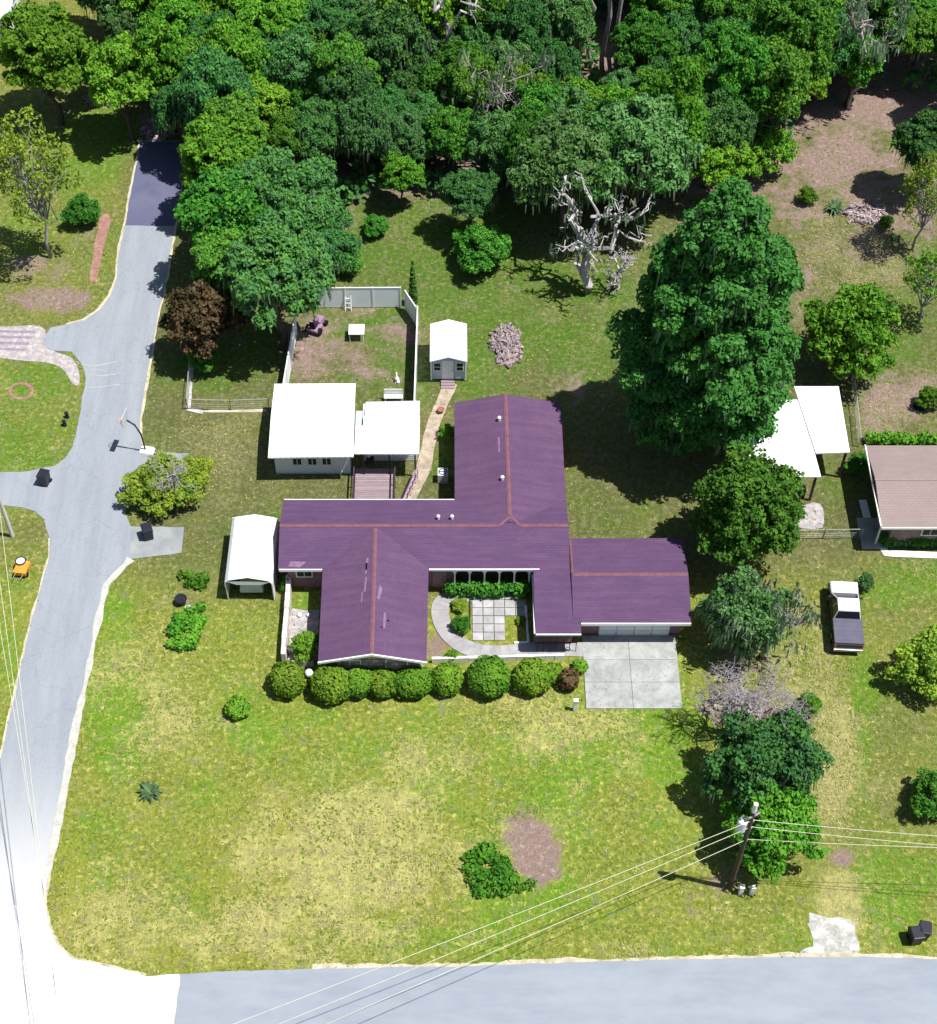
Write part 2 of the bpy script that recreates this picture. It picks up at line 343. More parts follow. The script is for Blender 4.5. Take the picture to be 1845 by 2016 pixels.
DRY = [(680, 1690, 200, 140, .85), (500, 1820, 160, 70, .6), (1650, 1500, 40, 90, .9), (1655, 1780, 36, 60, .8), (1607, 1280, 9, 190, .45), (1632, 1290, 8, 160, .35), (870, 1500, 120, 60, .5), (560, 1830, 350, 70, .5), (330, 1430, 110, 70, .45), (300, 1330, 120, 120, .35), (1090, 1430, 220, 90, .4), (1250, 1870, 60, 25, .8), (430, 900, 110, 80, .3),
       (200, 1800, 120, 90, .45), (1560, 1330, 110, 90, .5), (1640, 1450, 50, 70, .8), (1640, 1600, 60, 90, .5), (1700, 520, 130, 70, .5), (1770, 800, 90, 60, .5), (1650, 500, 110, 130, .4), (900, 1700, 160, 80, .4), (1730, 1780, 60, 60, .2), (1200, 1130, 0.1, .1, 0)]
DIRT = [(1052, 1665, 62, 56, 1.3), (1058, 1690, 50, 46, 1.3), (1655, 1690, 32, 24, .9), (80, 585, 60, 22, .9), (700, 680, 130, 85, .75), (90, 540, 90, 50, .6), (1740, 420, 120, 120, .7), (1590, 520, 50, 90, .5), (1770, 790, 110, 80, .6), (1665, 340, 160, 95, 1.0), (1600, 500, 70, 60, .5), (1700, 490, 90, 40, .45), (1600, 400, 90, 50, .9), (1700, 420, 70, 40, .8), (1640, 470, 110, 60, .35), (700, 700, 110, 70, .45), (720, 620, 90, 35, .5), (740, 735, 110, 45, .5), (90, 585, 75, 28, .9), (85, 560, 60, 40, .4),
        (1440, 1330, 90, 60, .6), (1500, 1380, 90, 50, .5), (1730, 800, 60, 70, .6), (1690, 700, 40, 60, .3), (1190, 590, 60, 30, .5), (1130, 760, 40, 60, .35), (1080, 830, 30, 30, .5), (855, 1270, 30, 25, .8), (210, 200, 50, 20, .6),
        (380, 1185, 45, 22, .5), (1440, 1730, 50, 22, .6), (1560, 1760, 60, 40, .3), (310, 240, 30, 30, .7), (1280, 900, 60, 25, .4), (680, 440, 60, 40, .5), (1600, 1010, 40, 60, .3), (1480, 1180, 90, 100, .4), (190, 430, 28, 50, .3)]
YEL = [(120, 1750, 60, 200, .8), (200, 1860, 120, 50, .9), (420, 1880, 260, 40, .7), (800, 1880, 200, 25, .3), (640, 1700, 230, 150, .55), (60, 1350, 25, 200, .6)]  # yellow tint: overexposed glow on the front-left lawn put into the grass colour
def field(PXs, PYs, patches, X, Y, seed):
    out = np.zeros_like(X)
    wob = fbm(X, Y, 2.2, seed) - .5
    for (cx, cy, rx, ry, a) in patches:
        d = np.sqrt(((PXs - cx) / rx) ** 2 + ((PYs - cy) / ry) ** 2) + wob * 1.5
        out = np.maximum(out, a * np.clip((1.4 - d) / .95, 0, 1))
    return out

def axis_pts(lo, hi, st, far):
    core = np.arange(lo, hi, st); k = np.geomspace(1, far, 14)
    return np.concatenate([(lo - k)[::-1], core, hi + k])
gx = axis_pts(-44, 47, .33, 900); gy = axis_pts(30, 134, .33, 900)
GX, GY = np.meshgrid(gx, gy, indexing='ij')
gpx, gpy = npx(GX, GY)
lush = np.clip(field(gpx, gpy, LUSH, GX, GY, 11) + (fbm(GX, GY, 3.4, 5) - .48) * 1.5, 0, 1)
dry = np.clip(field(gpx, gpy, DRY, GX, GY, 21) + (fbm(GX, GY, 1.6, 6) - .55) * 1.0, 0, 1)
dirt = np.clip(field(gpx, gpy, DIRT, GX, GY, 31) + (fbm(GX, GY, 2.4, 9) - .72) * 1.2, 0, 1)
yel = field(gpx, gpy, YEL, GX, GY, 41)
forest = np.clip((420 - gpy) / 60, 0, 1) * (gpx > 365) * (1 - np.clip((1 - ((gpx - 1680) / 190) ** 2 - ((gpy - 400) / 170) ** 2) * 3, 0, 1))
dirt = np.maximum(dirt, forest * .7)
nx, ny = GX.shape
gz = (fbm(GX, GY, 1.1, 15) - .5) * .03
gV = np.stack([GX, GY, gz], -1).reshape(-1, 3)
ii = (np.arange(nx - 1)[:, None] * ny + np.arange(ny - 1)[None, :]).ravel()
gF = np.stack([ii, ii + ny, ii + ny + 1, ii + 1], -1)
gme = bpy.data.meshes.new('ground'); gme.vertices.add(len(gV)); gme.vertices.foreach_set('co', gV.astype(np.float32).ravel())
gme.loops.add(gF.size); gme.loops.foreach_set('vertex_index', gF.astype(np.int32).ravel())
gme.polygons.add(len(gF)); gme.polygons.foreach_set('loop_start', np.arange(0, gF.size, 4, dtype=np.int32)); gme.polygons.foreach_set('loop_total', np.full(len(gF), 4, np.int32))
gme.polygons.foreach_set('use_smooth', np.ones(len(gF), bool))
gme.update(); gme.validate()
att = gme.color_attributes.new('cover', 'FLOAT_COLOR', 'POINT')
att.data.foreach_set('color', np.stack([lush, dry, dirt, yel], -1).reshape(-1, 4).astype(np.float32).ravel())
att2 = gme.color_attributes.new('zone', 'FLOAT_COLOR', 'POINT')
back = np.clip((1230 - gpy) / 160, 0, 1) * (1 - np.clip((300 - gpx) / 80, 0, 1) * .5); back = np.maximum(back, np.clip((gpx - 1360) / 120, 0, 1) * np.clip((1900 - gpy) / 300, 0, 1) * .45)  # back lawn painted darker: a front-to-back brightness gradient put into the grass colour
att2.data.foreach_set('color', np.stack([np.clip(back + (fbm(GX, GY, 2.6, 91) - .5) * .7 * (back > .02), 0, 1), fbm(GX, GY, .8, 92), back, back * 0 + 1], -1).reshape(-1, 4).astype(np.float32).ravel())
def ground_mat():
    m, nt, b = newmat('lawn'); b.inputs['Roughness'].default_value = .95; b.inputs['Specular IOR Level'].default_value = .1
    a = nd(nt, 'ShaderNodeAttribute', attribute_name='cover'); sp = nd(nt, 'ShaderNodeSeparateColor'); nt.links.new(a.outputs['Color'], sp.inputs[0])
    tc = nd(nt, 'ShaderNodeTexCoord'); v = tc.outputs['Object']
    fine = noise(nt, v, 2.8, 5, .75, .38, .62); fine2 = noise(nt, v, 1.3, 5, .7, .36, .66); speck = noise(nt, v, 5.5, 3, .7, .52, .68)
    def edge(ch, n, w=.7):
        ad = nd(nt, 'ShaderNodeMath', operation='MULTIPLY_ADD'); ad.inputs[1].default_value = w; nt.links.new(n, ad.inputs[0]); nt.links.new(ch, ad.inputs[2])
        r = nd(nt, 'ShaderNodeMapRange', interpolation_type='SMOOTHSTEP'); r.inputs[1].default_value = .35; r.inputs[2].default_value = .35 + w; nt.links.new(ad.outputs[0], r.inputs[0]); return r.outputs[0]
    a2 = nd(nt, 'ShaderNodeAttribute', attribute_name='zone'); s2 = nd(nt, 'ShaderNodeSeparateColor'); nt.links.new(a2.outputs['Color'], s2.inputs[0])
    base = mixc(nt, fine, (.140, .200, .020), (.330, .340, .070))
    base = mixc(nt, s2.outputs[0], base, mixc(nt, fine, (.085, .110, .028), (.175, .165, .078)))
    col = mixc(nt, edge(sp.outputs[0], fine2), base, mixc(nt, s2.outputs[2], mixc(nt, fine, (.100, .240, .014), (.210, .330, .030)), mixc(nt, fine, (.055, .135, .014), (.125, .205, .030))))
    yl = nd(nt, 'ShaderNodeMath', operation='MULTIPLY'); yl.inputs[1].default_value = .8; nt.links.new(a.outputs['Alpha'], yl.inputs[0])
    col = mixc(nt, yl.outputs[0], col, mixc(nt, fine, (.36, .32, .055), (.22, .26, .03)))
    col = mixc(nt, edge(sp.outputs[1], fine), col, mixc(nt, s2.outputs[2], mixc(nt, fine2, (.50, .47, .16), (.26, .28, .075)), mixc(nt, fine2, (.27, .245, .125), (.17, .18, .065))))
    col = mixc(nt, edge(sp.outputs[2], fine2), col, mixc(nt, fine, (.35, .255, .225), (.23, .165, .14)))
    f = nd(nt, 'ShaderNodeMath', operation='MULTIPLY'); nt.links.new(speck, f.inputs[0]); nt.links.new(sp.outputs[1], f.inputs[1])
    col = mixc(nt, f.outputs[0], col, (.56, .50, .26))
    nt.links.new(col, b.inputs['Base Color']); bump(nt, b, fine, .9, .09)
    return m
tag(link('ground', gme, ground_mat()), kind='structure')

# ------------------------------------------------------------------ flat sheets: roads, drives, paths
def dens(pts, step=.6, jit=.0, seed=1):
    rr = random.Random(seed); out = []
    n = len(pts)
    for i in range(n):
        a = Vector(pts[i]); b = Vector(pts[(i + 1) % n]); k = max(1, int((b - a).length / step))
        for j in range(k):
            p = a.lerp(b, j / k)
            if jit: p = p + Vector((rr.uniform(-jit, jit), rr.uniform(-jit, jit), 0))
            out.append(p)
    if jit > .1:
        for _ in range(2): out = [(out[i - 1] + out[i] * 2 + out[(i + 1) % len(out)]) / 4 for i in range(len(out))]
    return out
def sheet(name, px, z, m, jit=0, kind='structure', seed=1, pts=None, step=.6):
    p = pts or [G(*q) for q in px]
    p = dens([(q[0], q[1], z) for q in p], step, jit, seed)
    bm = bmesh.new(); vs = [bm.verts.new(q) for q in p]; f = bm.faces.new(vs)
    if f.normal.z < 0: f.normal_flip()
    bm.normal_update()
    if f.normal.z < 0: f.normal_flip()
    bmesh.ops.triangulate(bm, faces=bm.faces[:])
    me = bpy.data.meshes.new(name); bm.to_mesh(me); bm.free()
    o = link(name, me, m)
    if kind: tag(o, kind=kind)
    return o
def ribbon(name, px, z, w0, w1, m, side=0, seed=1, step=.35, kind='structure', pts=None):
    rr = random.Random(seed); p = [Vector((q[0], q[1], z)) for q in (pts or [G(*q) for q in px])]
    q = []
    for a, b in zip(p[:-1], p[1:]):
        k = max(1, int((b - a).length / step))
        q += [a.lerp(b, j / k) for j in range(k)]
    q.append(p[-1]); mb = MB(); ww = rr.uniform(w0, w1)
    for i, c in enumerate(q):
        d = (q[min(i + 1, len(q) - 1)] - q[max(i - 1, 0)]).normalized(); n = Vector((-d.y, d.x, 0)); ww = ww * .6 + rr.uniform(w0, w1) * .4
        l = c + n * ww * (1 if side >= 0 else .0); r_ = c - n * ww * (1 if side <= 0 else .0); mb.v += [tuple(l), tuple(r_)]
        if i: o = 2 * i; mb.f.append((o - 2, o - 1, o + 1, o))
    o = mb.build(name, m); return tag(o, kind=kind) if kind else o

RIGHT = [(353, 278), (357, 310), (360, 360), (356, 383), (347, 433), (338, 485), (333, 519), (320, 586), (309, 630), (300, 686), (286, 762), (276, 826), (278, 876), (277, 915), (253, 939), (248, 1012), (257, 1036), (258, 1075), (257, 1101), (210, 1151), (190, 1238), (173, 1328), (150, 1428), (136, 1505), (117, 1609), (93, 1729), (88, 1782), (97, 1826), (113, 1862), (140, 1887), (213, 1904), (287, 1922)]
LEFT = [(276, 277), (270, 317), (253, 400), (247, 443), (233, 500), (230, 545), (217, 582), (197, 609), (166, 631), (130, 640), (100, 645), (82, 676), (100, 689), (140, 694), (163, 719), (170, 746), (163, 782), (157, 819), (143, 882), (127, 902), (110, 916), (60, 928), (-60, 932), (-60, 996), (0, 994), (43, 999), (70, 1007), (87, 1022), (97, 1060), (97, 1097), (67, 1204), (43, 1304), (22, 1401), (0, 1494), (-30, 1640), (-60, 1780)]
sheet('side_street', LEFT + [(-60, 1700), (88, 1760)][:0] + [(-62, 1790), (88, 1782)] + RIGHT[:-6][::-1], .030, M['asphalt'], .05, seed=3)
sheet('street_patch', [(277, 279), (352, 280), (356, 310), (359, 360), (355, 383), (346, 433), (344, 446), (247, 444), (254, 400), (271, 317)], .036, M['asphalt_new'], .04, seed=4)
sheet('intersection', [(88, 1782), (97, 1826), (113, 1862), (140, 1887), (213, 1904), (287, 1922), (356, 1918), (350, 1960), (338, 2060), (330, 2200), (-200, 2200), (-200, 1785)], .034, M['glare_pave'], .03, seed=5)
MAIN = [(356, 1918), (470, 1912), (615, 1908), (745, 1905), (898, 1903), (1048, 1897), (1230, 1892), (1400, 1888), (1540, 1884), (1700, 1884), (1845, 1888), (2400, 1890)]
sheet('main_road', MAIN + [(2400, 2300), (300, 2300), (338, 2060), (350, 1960)], .030, M['main_road'], .03, seed=6)
ribbon('sand_verge', RIGHT[4:13], .024, .02, .28, M['sand'], seed=1)
ribbon('sand_verge', [(258, 1101)] + RIGHT[19:26], .040, .03, .34, M['verge_pale'], side=0, seed=2)
ribbon('sand_verge', LEFT[:10], .024, .02, .25, M['sand'], seed=3)
ribbon('sand_verge', LEFT[28:34], .024, .02, .2, M['sand'], seed=4)
ribbon('sand_verge', MAIN[2:], .024, .02, .4, M['sand'], seed=5)
ribbon('sand_verge', RIGHT[25:], .022, .02, .25, M['sand'], seed=6)
sheet('driveway_stub', [(277, 889), (372, 893), (360, 915), (333, 917), (276, 917)], .027, M['apron'], .03)
sheet('driveway_stub', [(256, 1037), (362, 1038), (358, 1089), (256, 1101)], .027, M['apron'], .03)
for k, q in enumerate(([(160, 718), (185, 722), (232, 712)], [(178, 738), (200, 741), (228, 737)], [(176, 764), (205, 762), (236, 757)], [(180, 730), (196, 728), (210, 733)], [(150, 712), (156, 716), (150, 720)])): ribbon('road_scuff', q, .041, .01, .05, M['verge_pale'], seed=40 + k)
sheet('gravel_drive', [(-60, 645), (60, 640), (100, 643), (82, 676), (100, 692), (150, 700), (160, 745), (150, 770), (120, 720), (70, 712), (-60, 700)], .020, M['gravel'], .15)
for k, yy in enumerate((651, 662, 674, 686)):
    ribbon('shadow_streak', [(-40, yy), (20, yy + 2), (70 - 6 * k, yy + 3)], .026 + .001 * k, .05, .2, M['gravel_shadow'], seed=k)  # purplish ribbons: shadows lying across the gravel, painted as streaks
sheet('mulch_strip', [(200, 415), (225, 420), (205, 480), (190, 560), (176, 560), (185, 480)], .018, M['mulch'], .12)
sheet('front_track', [(1600, 1800), (1690, 1800), (1700, 1880), (1590, 1880)], .016, M['gravel_white'], 1.1, seed=9, step=.3)
ribbon('garden_path', [(888, 755), (872, 790), (855, 830), (845, 870), (835, 920), (815, 960), (803, 985)], .020, .38, .55, M['sandy_path'], seed=13)
ribbon('stone_ring', [(42 + 22 * math.cos(a / 8 * math.pi), 770 + 15 * math.sin(a / 8 * math.pi)) for a in range(17)], .02, .08, .16, M['mulch'], seed=16)
sheet('patio_gravel', [(1575, 990), (1620, 985), (1625, 1045), (1565, 1045)], .016, M['gravel'], .2, seed=17)
ribbon('white_walk', [(1698, 985), (1712, 1040), (1728, 1060), (1745, 1090), (1845, 1094), (2000, 1096)], .05, .24, .28, M['white'], seed=18)

# ------------------------------------------------------------------ buildings
def slopes(mb, pts, t=.14): return mb.slab(pts, t)
house = thing('house', 'sprawling single-storey brick house under a purple shingle roof, in the middle', 'house', (-1, 64, 0))
HL = Vector((-1, 64, 0))
def H(p): return (p[0] - HL.x, p[1] - HL.y, p[2])
def hroof(*polys, m='roof'):
    mb = MB()
    for p in polys: mb.slab([H(q) for q in p], .15)
    return mb.build('roof', M[m], house)
E, RZ = 2.5, 3.3
r_main = hroof([(-10.65, 62.9, E), (7.42, 62.9, E), (7.42, 65.75, RZ), (-10.65, 65.75, RZ)][:4], [(-10.65, 65.75, RZ), (7.42, 65.75, RZ), (7.42, 68.6, E), (-10.65, 68.6, E)])
r_entry = hroof([(5.17, 58.15, 2.12), (7.95, 58.15, 2.12), (7.95, 62.9, 2.495), (5.17, 62.9, 2.495)])
r_rear = hroof([(.3, 66.05, E), (3.75, 66.05, RZ - .005), (3.68, 77.25, RZ - .005), (.3, 77.25, E)], [(3.75, 66.05, RZ - .005), (7.40, 66.05, E), (7.42, 77.25, E), (3.68, 77.25, RZ - .005)], m='roof_wing')
r_front = hroof([(-7.85, 55.75, E), (-4.62, 55.75, RZ - .008), (-4.67, 65.5, RZ - .008), (-7.9, 65.5, E)], [(-4.62, 55.75, RZ - .008), (-1.4, 55.75, E), (-1.3, 65.5, E), (-4.67, 65.5, RZ - .008)], m='roof_wing')
r_gar = hroof([(7.9, 58.92, 2.2), (14.68, 58.92, 2.2), (14.72, 62.38, 2.62), (7.5, 62.38, 2.62), (7.5, 59.2, 2.234), (7.9, 59.2, 2.234)], [(7.5, 62.38, 2.62), (14.72, 62.38, 2.62), (14.62, 65.6, 2.25), (7.5, 65.6, 2.25)])
def cap(root, a, b, w=.13):
    a, b = Vector(H(a)), Vector(H(b)); n = int((b - a).length / .9); d = (b - a) / max(1, n)
    for i in range(max(1, n)):
        p, q = a + d * i, a + d * (i + 1) - d.normalized() * .012; s = d.cross(Vector((0, 0, 1))).normalized() * w
        lift = Vector((0, 0, .022 + .004 * (i % 2))); dn = Vector((0, 0, -.036))
        MB().slab([p + s + lift + dn, q + s + lift + dn, q + lift, p + lift], .02).slab([p + lift, q + lift, q - s + lift + dn, p - s + lift + dn], .02).build('ridge_cap', M['ridge'], root)
cap(r_main, (-10.65, 65.75, RZ), (3.1, 65.75, RZ)); cap(r_main, (4.4, 65.75, RZ + .01), (7.42, 65.75, RZ + .01))
cap(r_rear, (3.75, 66.55, RZ), (3.68, 77.25, RZ)); cap(r_front, (-4.67, 65.5, RZ), (-4.62, 55.75, RZ)); cap(r_gar, (7.6, 62.38, 2.62), (14.7, 62.38, 2.62))
cap(r_main, (3.1, 65.75, RZ), (3.72, 66.5, RZ + .005), .1); cap(r_main, (4.4, 65.75, RZ), (3.78, 66.5, RZ + .005), .1)
cap(r_gar, (7.56, 65.55, 2.28), (7.56, 62.4, 2.63), .07)
for (x, y, r, z) in ((983, 824, .1, 3.22), (989, 941, .1, 3.22), (863, 1018, .09, 3.15), (890, 1018, .09, 3.15), (752, 1235, .05, 3.0), (765, 1222, .05, 2.95)):
    p = G(x, y + 3, z); root = r_rear if y < 960 else (r_main if y < 1100 else r_front)
    v = MB().cyl(H((p.x, p.y, z - .25)), r, .48, 10).build('vent_pipe', M['white'] if r > .06 else M['tar'], root)
    if r > .06: MB().cyl(H((p.x, p.y, z + .24)), r * 1.35, .07, 10, r * .8).build('vent_hood', M['white'], root)
def roof_smear(px, m, root, zf):
    pts = []
    for x, y in px:
        p = G(x, y, 3.1)
        for _ in range(4): p = G(x, y, zf(p.x, p.y))
        pts.append(H((p.x, p.y, zf(p.x, p.y) + .006)))
    MB().slab(pts, .004).build('repair_patch', m, root)
zfront = lambda x, y: RZ - abs(x + 4.64) * .8 / 3.25
zmain = lambda x, y: RZ - abs(y - 65.75) * .8 / 2.85
zrear = lambda x, y: RZ - abs(x - 3.7) * .8 / 3.45
for px, m in (([(722, 1098), (718, 1130), (722, 1130), (726, 1098)], 'roof_patch'), ([(719, 1136), (716, 1165), (720, 1165), (723, 1136)], 'roof_patch'), ([(720, 1108), (719, 1122), (723, 1122), (724, 1108)], 'tar'),
              ([(748, 1150), (742, 1178), (748, 1180), (753, 1160)], 'roof_patch'), ([(756, 1205), (754, 1235), (759, 1238), (760, 1207)], 'roof_patch'), ([(712, 1165), (710, 1185), (713, 1185), (715, 1166)], 'roof_patch')):
    roof_smear(px[::-1] if False else px, M[m], r_front, zfront)
roof_smear([(572, 1105), (568, 1115), (590, 1117), (604, 1106)], M['roof_patch'], r_main, zmain)
roof_smear([(980, 860), (981, 890), (985, 890), (984, 862)], M['roof_patch'], r_rear, zrear)
# walls
def hw(name, m, *boxes):
    mb = MB()
    for (x0, x1, y0, y1, z0, z1) in boxes: mb.box(H(((x0 + x1) / 2, (y0 + y1) / 2, (z0 + z1) / 2)), (x1 - x0, y1 - y0, z1 - z0))
    return mb.build(name, m, house)
def gab(x0, x1, y0, y1, ze, zr): return [(x0, 0), (x1, 0), (x1, ze), ((x0 + x1) / 2, zr), (x0, ze)]
walls = MB()
walls.prism([(p[0] - HL.x, p[1]) for p in gab(.8, 6.9, 0, 0, 2.4, 3.02)], 1, 66 - HL.y, 76.85 - HL.y)
walls.prism([(p[0] - HL.x, p[1]) for p in gab(-7.35, -1.85, 0, 0, 2.4, 3.02)], 1, 56.2 - HL.y, 64.6 - HL.y)
walls.prism([(63.5 - HL.y, 0), (68.05 - HL.y, 0), (68.05 - HL.y, 2.4), (65.75 - HL.y, 3.0), (63.5 - HL.y, 2.4)], 0, -10.2 - HL.x, .2 - HL.x)
walls.prism([(64.5 - HL.y, 0), (68.04 - HL.y, 0), (68.04 - HL.y, 2.4), (65.75 - HL.y, 3.0), (64.5 - HL.y, 2.6)], 0, .2 - HL.x, 7.0 - HL.x)
walls.prism([(59.7 - HL.y, 0), (65.1 - HL.y, 0), (65.1 - HL.y, 2.13), (62.38 - HL.y, 2.44), (59.7 - HL.y, 2.12)], 0, 7.5 - HL.x, 14.25 - HL.x)
walls.box(H((6.35, 61.4, 1.0)), (2.3, 5.0, 2.0))
walls.build('wall', M['brick'], house)
for fb in ((-10.6, -7.92, 62.82, 62.895, 2.3, 2.49), (-1.3, 5.55, 62.82, 62.895, 2.36, 2.52)): hw('fascia', M['white'], fb)
hw('fascia', M['white'], (5.2, 7.95, 58.07, 58.145, 1.98, 2.11)); hw('fascia', M['white'], (5.09, 5.165, 58.15, 62.8, 2.05, 2.12))
hw('fascia', M['white'], (7.98, 14.66, 58.83, 58.915, 1.98, 2.19)); hw('fascia', M['white'], (-10.6, .28, 68.605, 68.67, 2.32, 2.49))
# rake boards on the front gable
for sx in (-1, 1):
    xe = -7.87 if sx < 0 else -1.38
    MB().slab([H(q) for q in ([(xe, 55.66, E + .01), (-4.62, 55.66, RZ + .01), (-4.62, 55.745, RZ + .01), (xe, 55.745, E + .01)] if sx < 0 else [(-4.62, 55.66, RZ + .01), (xe, 55.66, E + .01), (xe, 55.745, E + .01), (-4.62, 55.745, RZ + .01)])], .17).build('rake_board', M['white'], house)
# stones on the front gable wall
rr = random.Random(5); smesh = []
for k in range(6):
    mb = MB(); n = 7; poly = []
    for i in range(n):
        a = 2 * math.pi * i / n + rr.uniform(-.2, .2); poly.append((.25 * math.cos(a) * rr.uniform(.85, 1.1), .17 * math.sin(a) * rr.uniform(.85, 1.1)))
    mb.prism(poly, 1, -.05, .03); smesh.append(mb.mesh('stone', .008))
z = .2; row = 0
while z < 2.95:
    x = -7.3 + (row % 2) * .22
    while x < -1.95:
        if z < 2.35 + .58 * (1 - abs(x + 4.6) / 2.75):
            link('stone', smesh[rr.randrange(6)], M['stone'], house, H((x + .22, 56.17 + rr.uniform(-.01, .01), z)), 0).scale = (1, 1, 1)
        x += .44
    z += .31; row += 1
def window(root, L0, x0, x1, y, z0, z1, m='white', face=-1):
    f = MB(); t = .08
    for a in ((x0 - t, x1 + t, z1, z1 + t), (x0 - t, x1 + t, z0 - t, z0), (x0 - t, x0, z0, z1), (x1, x1 + t, z0, z1), ((x0 + x1) / 2 - .02, (x0 + x1) / 2 + .02, z0, z1)):
        f.box(((a[0] + a[1]) / 2 - L0.x, y - .02 - L0.y, (a[2] + a[3]) / 2), (a[1] - a[0], .09, a[3] - a[2]))
    o = f.build('window', M[m], root)
    MB().box(((x0 + x1) / 2 - L0.x, y - .005 - L0.y, (z0 + z1) / 2), (x1 - x0, .03, z1 - z0)).build('pane', M['glass'], o); return o
window(house, HL, -9.6, -8.7, 63.49, 1.1, 2.1); window(house, HL, -6.6, -5.4, 56.18, 1, 2.1); window(house, HL, -3.8, -2.6, 56.18, 1, 2.1)
for x in (1.2, 2.7, 4.1): window(house, HL, x, x + .95, 64.49, .9, 2.1)
dr = hw('door', M['pinkwall'], (-1.1, -.2, 63.42, 63.48, 0.02, 2.1)); MB().ball(H((-.3, 63.38, 1)), .05).build('handle', M['rim'], dr)
# porch posts with curved brackets along the courtyard eave
for k in range(6):
    x = .3 + k * .93
    pb = MB().box(H((x, 62.98, 1.17)), (.09, .09, 2.3))
    for s in (-1, 1):
        pb.slab([H(q) for q in ((x, 62.94, 2.31), (x + .3 * s, 62.94, 2.31), (x + .3 * s, 63.02, 2.31), (x, 63.02, 2.31))][::s], .04)
        pb.prism([(x - HL.x + .045 * s, 2.27), (x - HL.x + .34 * s, 2.27), (x - HL.x + .12 * s, 2.14), (x - HL.x + .045 * s, 1.9)], 1, 62.95 - HL.y, 63.01 - HL.y)
    pb.build('porch_post', M['white'], house)
# garage door with panels, and door trim
gd = hw('garage_door', M['grey_metal'], (9.2, 13.6, 59.62, 59.68, .03, 2.0))
for i in range(4):
    for j in range(4):
        MB().box(H((9.75 + i * 1.1, 59.6, .28 + j * .49)), (.98, .04, .42), 0).build('panel', M['white'], gd)
# iron work at the entry porch
ir = MB()
for k in range(7):
    x = 5.35 + k * .4; ir.cyl(H((x, 58.35, 0)), .025, 1.95, 6)
    ir.ring((x + .2 - HL.x, 58.35 - HL.y, 1.6), .14, .02, 10, 'x' if k % 2 else 'z')
ir.box(H((6.55, 58.35, .95)), (2.5, .05, .05)); ir.build('iron_screen', M['black_iron'], house)

# workshop (white metal roofs)
WL = Vector((-8, 75, 0)); shop = thing('workshop', 'white workshop with two flat white metal roofs and three small windows', 'outbuilding', WL)
def w(p): return (p[0] - WL.x, p[1] - WL.y, p[2])
MB().slab([w(q) for q in ((-11.88, 72.35, 2.42), (-6.3, 72.45, 2.42), (-6.34, 75.9, 2.72), (-11.87, 75.9, 2.72))], .12).slab([w(q) for q in ((-11.87, 75.9, 2.72), (-6.34, 75.9, 2.72), (-6.38, 79.15, 2.44), (-11.86, 79.1, 2.44))], .12).build('roof', M['white_metal'], shop)
MB().slab([w(q) for q in ((-6.26, 72.75, 2.36), (-2.02, 72.72, 2.36), (-2.0, 76.1, 2.44), (-5.75, 76.1, 2.44), (-5.75, 75.2, 2.44), (-6.26, 75.2, 2.43))], .1).build('roof', M['white_metal'], shop)
MB().slab([w(q) for q in ((-5.68, 76.12, 2.44), (-2.02, 76.12, 2.44), (-2.02, 77.65, 2.30), (-5.66, 77.55, 2.30))], .1).build('roof', M['grey_metal'], shop)['label'] = 'greyer worn back strip of the white metal roof'
MB().slab([w(q) for q in ((-6.28, 75.22, 2.1), (-5.78, 75.22, 2.1), (-5.74, 76.9, 2.1), (-6.3, 76.9, 2.1))], .06).build('skylight', M['blue_metal'], shop)
MB().box(w((-9.12, 75.9, 1.18)), (5.0, 5.3, 2.32)).build('wall', M['siding'], shop)
MB().box(w((-4.0, 75.9, 1.12)), (3.6, 3.1, 2.2)).build('wall', M['siding'], shop)
for x in (-10.4, -9.4, -8.45): window(shop, WL, x, x + .55, 73.24, .85, 1.45)
MB().box(w((-9.12, 73.23, .1)), (4.96, .06, .2)).build('skirting', M['white'], shop)
for x in (-5.7, -4.0, -2.3): MB().box(w((x, 72.95, 1.12)), (.1, .1, 2.24)).build('porch_post', M['post_brown'], shop)

# deck
dk = thing('deck', 'weathered timber deck with rails in front of the open workshop porch', 'deck', (-4.9, 71.3, 0))
for k in range(26): 
    if k < 19: MB().box((0 - .1, 1.55 - k * .165 + .5, .22 + .003 * (k % 3)), (2.6, .15, .05)).build('board', M['wood_grey'], dk)
for k in range(4): MB().box((-.1, -1.1 - k * .3, .17 - k * .045), (2.4, .27, .05)).build('step', M['wood_grey'], dk)
for (x, y0, y1) in ((-1.45, -2.0, 1.9), (1.25, -2.0, 1.9)):
    rl = MB()
    for y in np.linspace(y0, y1, 4): rl.box((x, y, .5), (.08, .08, 1.0))
    rl.box((x, (y0 + y1) / 2, .98), (.1, y1 - y0, .05)).box((x, (y0 + y1) / 2, .5), (.05, y1 - y0, .05)).build('railing', M['post_brown'], dk)
rl = MB(); a, b = Vector((1.6, -2.1, 0)), Vector((2.75, 1.5, 0))
for k in range(8):
    p = a.lerp(b, k / 7); rl.box((p.x, p.y, .5), (.06, .06, 1.0))
rl.tube([a + Vector((0, 0, 1)), b + Vector((0, 0, 1.05))], .07, 4).tube([a + Vector((0, 0, .3)), b + Vector((0, 0, .35))], .05, 4).build('ramp_rail', M['wood_rail'], dk)
gr = thing('grill', 'small dark barbecue grill with pale cover on the deck', 'grill', tuple(G(730, 918, .25)), .4)
MB().ball((0, 0, .72), .28, 12, 6, .7).build('bowl', M['dark'], gr, smooth=True); MB().box((.1, .12, 1.0), (.62, .3, .1), .3, .8).build('cover', M['grey_metal'], gr, .03)
lg = MB()
for a in range(3): lg.tube([(.12 * math.cos(a * 2.1), .12 * math.sin(a * 2.1), .55), (.28 * math.cos(a * 2.1), .28 * math.sin(a * 2.1), 0)], .02, 5)
lg.build('leg', M['black_iron'], gr)

